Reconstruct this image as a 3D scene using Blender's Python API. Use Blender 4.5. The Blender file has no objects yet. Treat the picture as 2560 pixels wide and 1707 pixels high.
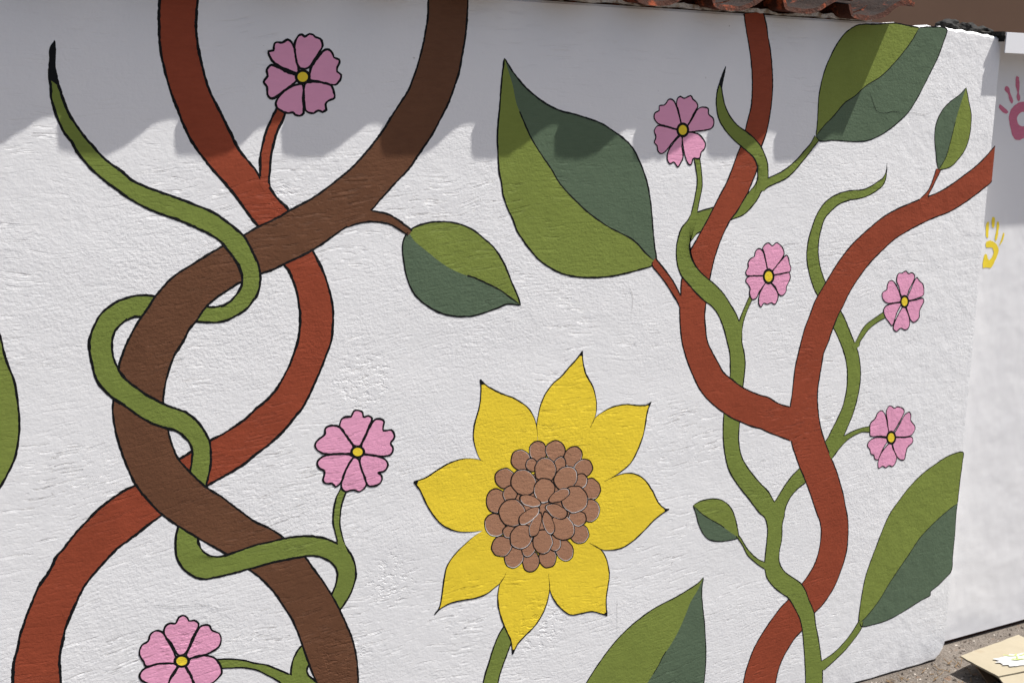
import bpy, bmesh, math, random
from mathutils import Vector, Matrix, noise
from mathutils.geometry import tessellate_polygon

SC = bpy.context.scene
COL = SC.collection
PI = math.pi
rnd = random.Random(7)

# ------------------------------------------------------------------ camera
cam_d = bpy.data.cameras.new('camera')
cam_o = bpy.data.objects.new('camera', cam_d)
COL.objects.link(cam_o)
cam_d.sensor_width = 36.0
cam_d.lens = 44.661
cam_d.clip_start = 0.05
cam_d.clip_end = 500
YAW, PITCH, ROLL = 0.5281855, 0.1928184, 0.0236463
fw = Vector((math.sin(YAW) * math.cos(PITCH), math.cos(YAW) * math.cos(PITCH), -math.sin(PITCH)))
rt = Vector((math.cos(YAW), -math.sin(YAW), 0))
up = rt.cross(fw)
r2 = math.cos(ROLL) * rt + math.sin(ROLL) * up
u2 = -math.sin(ROLL) * rt + math.cos(ROLL) * up
cam_o.matrix_world = Matrix(((r2.x, u2.x, -fw.x, 0), (r2.y, u2.y, -fw.y, -2.6), (r2.z, u2.z, -fw.z, 1.759), (0, 0, 0, 1)))
cam_d.dof.use_dof = True
cam_d.dof.focus_distance = 2.95
cam_d.dof.aperture_fstop = 11
SC.camera = cam_o

# ------------------------------------------------------------------ light
SUN = Vector((0.432, -0.156, 0.888)).normalized()      # towards the sun
world = bpy.data.worlds.new('World')
SC.world = world
world.use_nodes = True
nt = world.node_tree
bg = nt.nodes['Background']
sky = nt.nodes.new('ShaderNodeTexSky')
sky.sky_type = 'NISHITA'
sky.sun_disc = False
sky.sun_elevation = math.asin(SUN.z)
sky.sun_rotation = math.atan2(SUN.x, SUN.y)
sky.air_density = 1.0
sky.dust_density = 4.0
sky.ozone_density = 1.0
nt.links.new(sky.outputs[0], bg.inputs[0])
bg.inputs[1].default_value = 0.07
sun_d = bpy.data.lights.new('sun', 'SUN')
sun_d.energy = 5.0
sun_d.angle = math.radians(0.45)
sun_d.color = (1.0, 0.965, 0.912)
sun_o = bpy.data.objects.new('sun', sun_d)
COL.objects.link(sun_o)
sun_o.rotation_euler = SUN.to_track_quat('Z', 'Y').to_euler()
sun_o.location = (2, -2, 6)
SC.view_settings.view_transform = 'Standard'
SC.view_settings.look = 'None'
SC.view_settings.gamma = 1
SC.view_settings.use_curve_mapping = False
SC.view_settings.exposure = 0.87
SC.render.engine = 'CYCLES'
SC.cycles.max_bounces = 8
SC.cycles.diffuse_bounces = 4

# ------------------------------------------------------------------ materials
MATS = {}


class NG:
    """small helper that chains shader nodes"""
    def __init__(s, tree):
        s.t = tree

    def n(s, kind, **kw):
        node = s.t.nodes.new(kind)
        for k, v in kw.items():
            setattr(node, k, v)
        return node

    def link(s, a, b):
        s.t.links.new(a, b)

    def val(s, sock, v):
        if hasattr(v, 'is_linked') or hasattr(v, 'links'):
            s.link(v, sock)
        else:
            sock.default_value = v

    def math(s, op, a, b=0.0, clamp=False):
        m = s.n('ShaderNodeMath', operation=op, use_clamp=clamp)
        s.val(m.inputs[0], a)
        s.val(m.inputs[1], b)
        return m.outputs[0]

    def noise(s, vec, scale, detail=2.0, rough=0.5, dist=0.0):
        m = s.n('ShaderNodeTexNoise')
        s.link(vec, m.inputs['Vector'])
        m.inputs['Scale'].default_value = scale
        m.inputs['Detail'].default_value = detail
        m.inputs['Roughness'].default_value = rough
        m.inputs['Distortion'].default_value = dist
        return m.outputs[0]

    def ramp(s, v, a, b, lo=0.0, hi=1.0):
        m = s.n('ShaderNodeMapRange', interpolation_type='SMOOTHSTEP')
        s.val(m.inputs[0], v)
        m.inputs[1].default_value = a
        m.inputs[2].default_value = b
        m.inputs[3].default_value = lo
        m.inputs[4].default_value = hi
        return m.outputs[0]

    def mapping(s, vec, scale, rot=(0, 0, 0), loc=(0, 0, 0)):
        m = s.n('ShaderNodeMapping')
        s.link(vec, m.inputs[0])
        m.inputs['Location'].default_value = loc
        m.inputs['Rotation'].default_value = rot
        m.inputs['Scale'].default_value = scale
        return m.outputs[0]

    def mix(s, fac, a, b, blend='MIX'):
        m = s.n('ShaderNodeMix', data_type='RGBA', blend_type=blend)
        s.val(m.inputs[0], fac)
        s.val(m.inputs[6], a)
        s.val(m.inputs[7], b)
        return m.outputs[2]


def relief_group():
    """trowelled plaster height in metres, from the world position, shared by bare plaster and all paint"""
    g = bpy.data.node_groups.new('plaster_relief', 'ShaderNodeTree')
    g.interface.new_socket('Height', in_out='OUTPUT', socket_type='NodeSocketFloat')
    g.interface.new_socket('Normal', in_out='OUTPUT', socket_type='NodeSocketVector')
    k = NG(g)
    out = k.n('NodeGroupOutput')
    pos = k.n('ShaderNodeNewGeometry').outputs['Position']
    sep = k.n('ShaderNodeSeparateXYZ')
    k.link(pos, sep.inputs[0])
    x, z = sep.outputs[0], sep.outputs[2]
    comb = k.n('ShaderNodeCombineXYZ')
    k.link(x, comb.inputs[0])
    k.link(z, comb.inputs[2])
    flat = comb.outputs[0]
    # slow bending of the trowel direction
    w1 = k.math('MULTIPLY', k.math('SUBTRACT', k.noise(flat, 0.9, 1.0), 0.5), 0.20)
    w2 = k.math('MULTIPLY', k.math('SUBTRACT', k.noise(flat, 5.0, 2.0), 0.5), 0.05)
    tilt = k.math('ADD', k.math('MULTIPLY', x, -0.10), k.math('MULTIPLY', k.math('MULTIPLY', x, x), 0.02))
    zz = k.math('ADD', k.math('ADD', z, tilt), k.math('ADD', w1, w2))
    c2 = k.n('ShaderNodeCombineXYZ')
    k.link(x, c2.inputs[0])
    k.link(zz, c2.inputs[2])
    bent = c2.outputs[0]
    right = k.ramp(x, 2.45, 2.95)                      # the lumpier end of the wall
    left = k.math('SUBTRACT', 1.0, right)
    # long sharp trowel grooves, sparse
    mask = k.ramp(k.noise(k.mapping(flat, (2.6, 1, 5.0), loc=(3, 0, 1)), 1.0, 3.0, 0.6), 0.46, 0.64)
    mask = k.math('MULTIPLY', mask, k.ramp(z, 1.56, 1.72, 1.0, 0.30))

    def scratches(sx, sz, lo, hi, ox, step):
        """each scratch has a sharp upper lip and runs out gently below it"""
        total = None
        for q, wt in enumerate((1.0, 0.45)):
            n_ = k.noise(k.mapping(bent, (sx, 1, sz), loc=(ox, 0, ox * 1.7 + q * step * sz)), 1.0, 2.0, 0.5)
            v = k.math('MULTIPLY', k.ramp(n_, lo, hi), wt)
            total = v if total is None else k.math('MAXIMUM', total, v)
        return total
    groove = k.math('MULTIPLY', scratches(9.5, 195, 0.610, 0.655, 0.0, 0.0024), k.math('ADD', k.math('MULTIPLY', mask, 0.9), 0.10))
    groove2 = k.math('MULTIPLY', scratches(26, 270, 0.60, 0.67, 5.0, 0.0018), k.math('ADD', k.math('MULTIPLY', mask, 0.75), 0.25))
    # fine fibrous drag
    drag = k.noise(k.mapping(bent, (50, 1, 120)), 1.0, 4.0, 0.62)
    # grain
    grain = k.noise(flat, 150.0, 3.0, 0.6)
    # torn patches: a few known scars and some scattered ones
    tm = k.ramp(k.noise(flat, 3.4, 3.0, 0.6), 0.66, 0.76, 0.0, 0.6)
    for sx, sz, sr in ((1.13, 1.11, 0.10), (1.20, 0.62, 0.09), (1.07, 0.44, 0.10), (1.62, 0.42, 0.11), (0.95, 1.52, 0.05), (0.70, 0.55, 0.06)):
        dn = k.n('ShaderNodeVectorMath', operation='DISTANCE')
        k.link(flat, dn.inputs[0])
        dn.inputs[1].default_value = (sx, 0, sz)
        tm = k.math('MAXIMUM', tm, k.ramp(dn.outputs['Value'], sr, sr * 0.3))
    tear = k.math('MULTIPLY', k.ramp(k.noise(k.mapping(flat, (42, 1, 75)), 1.0, 4.0, 0.65), 0.50, 0.64), tm)
    lumps = k.noise(flat, 24.0, 5.0, 0.62)
    wave = k.noise(k.mapping(flat, (2.0, 1, 4.0)), 1.0, 1.0)
    rough_ = k.ramp(k.noise(k.mapping(flat, (1.7, 1, 2.6), loc=(7, 0, 2)), 1.0, 3.0, 0.6), 0.36, 0.66, 0.45, 1.25)
    drag = k.math('MULTIPLY', drag, rough_)
    grain = k.math('MULTIPLY', grain, rough_)
    h = k.math('MULTIPLY', groove, -0.00120)
    h = k.math('ADD', h, k.math('MULTIPLY', groove2, -0.00042))
    h = k.math('ADD', h, k.math('MULTIPLY', tear, -0.0009))
    h = k.math('ADD', h, k.math('MULTIPLY', drag, 0.00055))
    h = k.math('MULTIPLY', h, k.math('ADD', k.math('MULTIPLY', left, 0.75), 0.25))
    h = k.math('ADD', h, k.math('MULTIPLY', grain, 0.00060))
    h = k.math('ADD', h, k.math('MULTIPLY', lumps, k.math('ADD', k.math('MULTIPLY', right, 0.0013), 0.0008)))
    h = k.math('ADD', h, k.math('MULTIPLY', wave, 0.0025))
    bump = k.n('ShaderNodeBump')
    bump.inputs['Strength'].default_value = 1.0
    bump.inputs['Distance'].default_value = 1.0
    k.link(h, bump.inputs['Height'])
    k.link(h, out.inputs[0])
    k.link(bump.outputs[0], out.inputs[1])
    return g


RELIEF = relief_group()


def base_mat(name, rough=0.6, spec=0.3):
    m = bpy.data.materials.new(name)
    m.use_nodes = True
    b = m.node_tree.nodes['Principled BSDF']
    b.inputs['Roughness'].default_value = rough
    b.inputs['Specular IOR Level'].default_value = spec
    MATS[name] = m
    return m, NG(m.node_tree), b


def paint(name, col, rough=0.62, var=0.12, relief=True, spec=0.10, thin=0.0):
    """brushed wall paint: slight tone drift, brush streaks, thin places in the pits of the plaster"""
    m, k, b = base_mat(name, rough, spec)
    pos = k.n('ShaderNodeNewGeometry').outputs['Position']
    a = k.noise(pos, 7.0, 3.0, 0.6)
    s = k.noise(k.mapping(pos, (30, 30, 130)), 1.0, 2.0, 0.6)
    f = k.math('ADD', k.math('MULTIPLY', k.math('SUBTRACT', a, 0.5), var * 2.0), k.math('MULTIPLY', k.math('SUBTRACT', s, 0.5), var * 1.6))
    f = k.math('ADD', f, 1.0)
    c = k.n('ShaderNodeHueSaturation')
    c.inputs['Color'].default_value = (*col, 1)
    k.link(f, c.inputs['Value'])
    colr = c.outputs[0]
    if thin > 0:
        sp = k.ramp(k.noise(pos, 160.0, 2.0, 0.6), 0.70, 0.78)
        pm = k.ramp(k.noise(pos, 9.0, 2.0, 0.6), 0.44, 0.62)
        colr = k.mix(k.math('MULTIPLY', k.math('MULTIPLY', sp, pm), thin), colr, (0.72, 0.72, 0.72, 1))
    k.link(colr, b.inputs['Base Color'])
    if relief:
        r = k.n('ShaderNodeGroup')
        r.node_tree = RELIEF
        k.link(r.outputs['Normal'], b.inputs['Normal'])
    return m


paint('red', (0.275, 0.059, 0.029), var=0.18)
paint('brown', (0.135, 0.061, 0.033), var=0.20)
paint('green', (0.178, 0.228, 0.050), var=0.14)
paint('leaf', (0.192, 0.240, 0.052), var=0.13)
paint('dark', (0.098, 0.142, 0.090), var=0.12)
paint('pink', (0.78, 0.355, 0.525), var=0.05, thin=0.5)
paint('yellow', (0.81, 0.61, 0.045), var=0.07)
paint('floret', (0.365, 0.190, 0.116), var=0.10)
paint('ink', (0.007, 0.008, 0.009), rough=0.6, var=0.1, thin=0.45)
paint('pale_line', (0.52, 0.52, 0.52), var=0.1)
paint('grey_line', (0.36, 0.36, 0.36), var=0.1)
paint('bare', (0.78, 0.78, 0.78), var=0.03)
paint('pinkhand', (0.58, 0.17, 0.26), var=0.12, relief=False, thin=0.8)
paint('yellowhand', (0.80, 0.62, 0.05), var=0.1, relief=False)

# white plaster with faint grime
m, k, b = base_mat('plaster', 0.75, 0.2)
pos = k.n('ShaderNodeNewGeometry').outputs['Position']
sep = k.n('ShaderNodeSeparateXYZ')
k.link(pos, sep.inputs[0])
a = k.noise(pos, 2.2, 4.0, 0.6)
col = k.mix(a, (0.745, 0.752, 0.768, 1), (0.825, 0.828, 0.835, 1))
# dirt specks and scuffs, splash dirt near the ground
sp = k.ramp(k.noise(pos, 55.0, 2.0, 0.5), 0.735, 0.80)
col = k.mix(k.math('MULTIPLY', sp, 0.5), col, (0.30, 0.28, 0.26, 1))
scuff = k.ramp(k.noise(k.mapping(pos, (6, 1, 22)), 1.0, 4.0, 0.7), 0.64, 0.78)
col = k.mix(k.math('MULTIPLY', scuff, 0.20), col, (0.55, 0.50, 0.45, 1))
low = k.ramp(sep.outputs[2], 0.16, 0.0)
sm = k.ramp(k.noise(pos, 18.0, 4.0, 0.65), 0.35, 0.7)
col = k.mix(k.math('MULTIPLY', k.math('MULTIPLY', low, sm), 0.35), col, (0.36, 0.36, 0.38, 1))
k.link(col, b.inputs['Base Color'])
r = k.n('ShaderNodeGroup')
r.node_tree = RELIEF
k.link(r.outputs['Normal'], b.inputs['Normal'])

# smooth white boards of the neighbouring wall
m, k, b = base_mat('board', 0.55, 0.3)
pos = k.n('ShaderNodeNewGeometry').outputs['Position']
col = k.mix(k.noise(k.mapping(pos, (3, 3, 5)), 1.0, 4.0, 0.6), (0.735, 0.74, 0.76, 1), (0.78, 0.78, 0.79, 1))
sp = k.ramp(k.noise(k.mapping(pos, (10, 10, 3)), 1.0, 3.0, 0.5), 0.62, 0.70)
col = k.mix(k.math('MULTIPLY', sp, 0.25), col, (0.86, 0.86, 0.86, 1))
k.link(col, b.inputs['Base Color'])
bp = k.n('ShaderNodeBump')
bp.inputs['Distance'].default_value = 1.0
k.link(k.math('MULTIPLY', k.noise(pos, 9.0, 2.0), 0.0035), bp.inputs['Height'])
k.link(bp.outputs[0], b.inputs['Normal'])

m, k, b = base_mat('white_metal', 0.45, 0.4)
b.inputs['Base Color'].default_value = (0.80, 0.81, 0.84, 1)

# terracotta with lichen crust on the sky side
m, k, b = base_mat('terracotta', 0.85, 0.15)
geo = k.n('ShaderNodeNewGeometry')
pos = geo.outputs['Position']
a = k.noise(pos, 30.0, 4.0, 0.65)
col = k.mix(a, (0.17, 0.032, 0.013, 1), (0.40, 0.095, 0.036, 1))
sepn = k.n('ShaderNodeSeparateXYZ')
k.link(geo.outputs['Normal'], sepn.inputs[0])
upn = k.ramp(sepn.outputs[2], 0.15, 0.6)
crust = k.ramp(k.noise(pos, 34.0, 5.0, 0.68), 0.26, 0.42)
col = k.mix(k.math('MULTIPLY', upn, crust), col, (0.013, 0.010, 0.009, 1))
crust2 = k.ramp(k.noise(pos, 26.0, 5.0, 0.72), 0.36, 0.50)
col = k.mix(k.math('MULTIPLY', crust2, 0.85), col, (0.020, 0.011, 0.008, 1))
lich = k.ramp(k.noise(pos, 120.0, 2.0, 0.5), 0.68, 0.76)
col = k.mix(k.math('MULTIPLY', k.math('MULTIPLY', lich, upn), 0.15), col, (0.45, 0.36, 0.28, 1))
k.link(col, b.inputs['Base Color'])
bp = k.n('ShaderNodeBump')
bp.inputs['Distance'].default_value = 1.0
k.link(k.math('MULTIPLY', k.noise(pos, 70.0, 5.0, 0.65), 0.005), bp.inputs['Height'])
k.link(bp.outputs[0], b.inputs['Normal'])

m, k, b = base_mat('mortar', 0.9, 0.1)
pos = k.n('ShaderNodeNewGeometry').outputs['Position']
col = k.mix(k.ramp(k.noise(pos, 40.0, 4.0, 0.6), 0.36, 0.55), (0.34, 0.26, 0.19, 1), (0.70, 0.67, 0.62, 1))
k.link(col, b.inputs['Base Color'])
bp = k.n('ShaderNodeBump')
bp.inputs['Distance'].default_value = 1.0
k.link(k.math('MULTIPLY', k.noise(pos, 90.0, 4.0), 0.006), bp.inputs['Height'])
k.link(bp.outputs[0], b.inputs['Normal'])

m, k, b = base_mat('dark_shard_and_shade', 0.8, 0.2)  # black clay pieces; also the painted shade in the coping's open end
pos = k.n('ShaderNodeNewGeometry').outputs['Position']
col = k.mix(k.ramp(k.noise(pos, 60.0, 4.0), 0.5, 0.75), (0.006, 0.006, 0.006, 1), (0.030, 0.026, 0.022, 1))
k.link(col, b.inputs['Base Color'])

m, k, b = base_mat('dark_gap', 0.9, 0.1)
b.inputs['Base Color'].default_value = (0.05, 0.028, 0.022, 1)

m, k, b = base_mat('brown_render', 0.9, 0.1)
pos = k.n('ShaderNodeNewGeometry').outputs['Position']
col = k.mix(k.noise(pos, 1.3, 5.0, 0.6), (0.108, 0.066, 0.046, 1), (0.135, 0.084, 0.060, 1))
k.link(col, b.inputs['Base Color'])

# ground: worn asphalt with dust
m, k, b = base_mat('asphalt', 0.92, 0.15)
pos = k.n('ShaderNodeNewGeometry').outputs['Position']
col = k.mix(k.ramp(k.noise(pos, 3.5, 5.0, 0.65), 0.35, 0.65), (0.095, 0.081, 0.069, 1), (0.140, 0.122, 0.106, 1))
ag = k.noise(pos, 140.0, 3.0, 0.7)
col = k.mix(k.ramp(ag, 0.52, 0.72), col, (0.20, 0.18, 0.16, 1))
col = k.mix(k.ramp(ag, 0.45, 0.30), col, (0.040, 0.033, 0.028, 1))
rust = k.ramp(k.noise(pos, 22.0, 4.0, 0.7), 0.58, 0.70)
col = k.mix(k.math('MULTIPLY', rust, 0.6), col, (0.16, 0.085, 0.045, 1))
k.link(col, b.inputs['Base Color'])
bp = k.n('ShaderNodeBump')
bp.inputs['Distance'].default_value = 1.0
h = k.math('ADD', k.math('MULTIPLY', ag, 0.006), k.math('MULTIPLY', k.noise(pos, 30.0, 4.0), 0.012))
k.link(h, bp.inputs['Height'])
k.link(bp.outputs[0], b.inputs['Normal'])

m, k, b = base_mat('cardboard', 0.85, 0.15)
pos = k.n('ShaderNodeNewGeometry').outputs['Position']
col = k.mix(k.noise(pos, 14.0, 4.0, 0.6), (0.225, 0.196, 0.142, 1), (0.285, 0.255, 0.192, 1))
st = k.ramp(k.noise(pos, 7.0, 3.0, 0.6), 0.58, 0.75)
col = k.mix(k.math('MULTIPLY', st, 0.5), col, (0.19, 0.14, 0.085, 1))
k.link(col, b.inputs['Base Color'])
m, k, b = base_mat('card_core', 0.9, 0.1)
b.inputs['Base Color'].default_value = (0.22, 0.14, 0.08, 1)
m, k, b = base_mat('spilled_white', 0.6, 0.3)
b.inputs['Base Color'].default_value = (0.36, 0.36, 0.36, 1)
m, k, b = base_mat('spilled_green', 0.6, 0.3)
b.inputs['Base Color'].default_value = (0.26, 0.32, 0.09, 1)
m, k, b = base_mat('stone', 0.9, 0.1)
oi = k.n('ShaderNodeNewGeometry').outputs['Position']
col = k.mix(k.ramp(k.noise(oi, 45.0, 1.0), 0.42, 0.62), (0.075, 0.062, 0.052, 1), (0.40, 0.36, 0.32, 1))
k.link(col, b.inputs['Base Color'])
m, k, b = base_mat('straw', 0.9, 0.1)
b.inputs['Base Color'].default_value = (0.17, 0.115, 0.065, 1)


# ------------------------------------------------------------------ helpers
def mesh_obj(name, verts, faces, mat, parent=None, smooth=False, label=None, kind=None, origin=None):
    if origin is None:
        lo = [min(v[i] for v in verts) for i in range(3)]
        hi = [max(v[i] for v in verts) for i in range(3)]
        origin = Vector([(p + q) / 2 for p, q in zip(lo, hi)])
    origin = Vector(origin)
    me = bpy.data.meshes.new(name)
    me.from_pydata([tuple(Vector(v) - origin) for v in verts], [], faces)
    if isinstance(mat, (list, tuple)):
        for x in mat:
            me.materials.append(MATS[x])
    else:
        me.materials.append(MATS[mat])
    if smooth:
        me.polygons.foreach_set('use_smooth', [True] * len(me.polygons))
    me.update()
    ob = bpy.data.objects.new(name, me)
    COL.objects.link(ob)
    off = Vector((0, 0, 0))
    if parent is not None:
        p = parent
        ob.parent = parent
        while p is not None:
            off += p.location
            p = p.parent
    ob.location = origin - off
    if label:
        ob['label'] = label
    if kind:
        ob['kind'] = kind
    return ob


def thing(name, label, cat, loc=(0, 0, 0), group=None):
    o = bpy.data.objects.new(name, None)
    o.empty_display_size = 0.1
    COL.objects.link(o)
    o.location = loc
    o['label'] = label
    o['category'] = cat
    o['kind'] = 'thing'
    if group:
        o['group'] = group
    return o


def sections(s):
    return [[(float(a.split(',')[0]) / 1e4, float(a.split(',')[1]) / 1e4) for a in q.split()] for q in s.split('|')]


def dist(a, b):
    return math.hypot(a[0] - b[0], a[1] - b[1])


def catmull(p, step=0.006, closed=False):
    """centripetal-ish Catmull-Rom through the points, about one sample per step metres"""
    n = len(p)
    out = []
    rng = range(n) if closed else range(n - 1)
    for i in rng:
        p1, p2 = p[i], p[(i + 1) % n]
        if closed:
            p0, p3 = p[i - 1], p[(i + 2) % n]
        else:
            p0 = p[i - 1] if i > 0 else (2 * p1[0] - p2[0], 2 * p1[1] - p2[1])
            p3 = p[i + 2] if i + 2 < n else (2 * p2[0] - p1[0], 2 * p2[1] - p1[1])
        d = max(dist(p1, p2), 1e-6)
        # tangents limited by the local spacing, so long and short spans do not overshoot
        d0, d3 = max(dist(p0, p1), 1e-6), max(dist(p2, p3), 1e-6)
        t1 = [((p2[j] - p0[j]) / (d0 + d)) * d for j in (0, 1)]
        t2 = [((p3[j] - p1[j]) / (d + d3)) * d for j in (0, 1)]
        m_ = max(2, int(d / step))
        for q in range(m_):
            t = q / m_
            h1 = 2 * t ** 3 - 3 * t * t + 1
            h2 = t ** 3 - 2 * t * t + t
            h3 = -2 * t ** 3 + 3 * t * t
            h4 = t ** 3 - t * t
            out.append(tuple(h1 * p1[j] + h2 * t1[j] + h3 * p2[j] + h4 * t2[j] for j in (0, 1)))
    if not closed:
        out.append(p[-1])
    return out


def resample(p, n):
    L = [0.0]
    for a, b_ in zip(p, p[1:]):
        L.append(L[-1] + dist(a, b_))
    out, j = [], 0
    for i in range(n):
        s = L[-1] * i / (n - 1)
        while j < len(p) - 2 and L[j + 1] < s:
            j += 1
        d = L[j + 1] - L[j]
        t = 0 if d < 1e-9 else min(1, max(0, (s - L[j]) / d))
        out.append((p[j][0] + (p[j + 1][0] - p[j][0]) * t, p[j][1] + (p[j + 1][1] - p[j][1]) * t))
    return out


COAT = 0.00005       # thickness of one coat of paint


def coat(p, level):
    return (p[0], -COAT * level, p[1])


class Buf:
    def __init__(s):
        s.v, s.f = [], []

    def poly(s, pts, level, y=None):
        clean = [pts[0]]
        for q in pts[1:]:
            if dist(q, clean[-1]) > 2e-4:
                clean.append(q)
        if dist(clean[0], clean[-1]) < 2e-4:
            clean.pop()
        i0 = len(s.v)
        s.v += [coat(q, level) if y is None else (q[0], y, q[1]) for q in clean]
        area = sum(a[0] * b_[1] - b_[0] * a[1] for a, b_ in zip(clean, clean[1:] + clean[:1]))
        for t in tessellate_polygon([[Vector((q[0], q[1], 0)) for q in clean]]):
            a, b_, c = [clean[i] for i in t]
            cr = (b_[0] - a[0]) * (c[1] - a[1]) - (c[0] - a[0]) * (b_[1] - a[1])
            if abs(cr) < 1e-12:
                continue
            # the visible side faces -y
            s.f.append(tuple(i0 + i for i in (t if cr > 0 else t[::-1])))

    def stroke(s, pts, levels, w, closed=False, taper=(0, 0), seed=0.0, cut=(0, 1)):
        """a hand-drawn brush line of uneven width"""
        n = len(pts)
        tot = sum(dist(a, b_) for a, b_ in zip(pts, pts[1:])) or 1e-6
        acc = 0.0
        rows = []
        for i, p in enumerate(pts):
            if i:
                acc += dist(p, pts[i - 1])
            u = acc / tot
            if u < cut[0] - 1e-6 or u > cut[1] + 1e-6:
                continue
            a = pts[i - 1] if i > 0 else (pts[-2] if closed else p)
            c = pts[i + 1] if i < n - 1 else (pts[1] if closed else p)
            dx, dz = c[0] - a[0], c[1] - a[1]
            L = math.hypot(dx, dz) or 1e-9
            nx, nz = -dz / L, dx / L
            v1 = noise.noise((acc * 38, seed * 7.3, 0.3))
            v2 = noise.noise((acc * 150, seed * 3.1, 5.3))
            v3 = noise.noise((acc * 170, seed * 5.1, 9.3))
            ww = w * (1 + 0.34 * v1)
            if taper[0] and acc < taper[0]:
                ww *= max(0.12, acc / taper[0])
            if taper[1] and tot - acc < taper[1]:
                ww *= max(0.12, (tot - acc) / taper[1])
            h1 = ww * (0.5 + 0.25 * v2)
            h2 = ww * (0.5 + 0.25 * v3)
            lv = levels if not isinstance(levels, (list, tuple)) else levels[i]
            rows.append(((p[0] + nx * h1, p[1] + nz * h1), (p[0] - nx * h2, p[1] - nz * h2), lv))
        i0 = len(s.v)
        for a, c, lv in rows:
            s.v.append(coat(a, lv))
            s.v.append(coat(c, lv))
        for i in range(len(rows) - 1):
            q = (i0 + 2 * i, i0 + 2 * i + 1, i0 + 2 * i + 3, i0 + 2 * i + 2)
            s.quad(q)

    def quad(s, q):
        for t in ((q[0], q[1], q[2]), (q[0], q[2], q[3])):
            a, b_, c = (s.v[i] for i in t)
            cr = (b_[0] - a[0]) * (c[2] - a[2]) - (c[0] - a[0]) * (b_[2] - a[2])
            if abs(cr) > 1e-12:
                s.f.append(t if cr > 0 else t[::-1])

    def build(s, name, mat, parent, label=None, kind=None):
        return mesh_obj(name, s.v, s.f, mat, parent, label=label, kind=kind)


def box(bf, x0, x1, y0, y1, z0, z1):
    i = len(bf.v)
    bf.v += [(x0, y0, z0), (x1, y0, z0), (x1, y1, z0), (x0, y1, z0), (x0, y0, z1), (x1, y0, z1), (x1, y1, z1), (x0, y1, z1)]
    bf.f += [tuple(i + j for j in q) for q in ((3, 2, 1, 0), (4, 5, 6, 7), (0, 1, 5, 4), (1, 2, 6, 5), (2, 3, 7, 6), (3, 0, 4, 7))]


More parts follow.
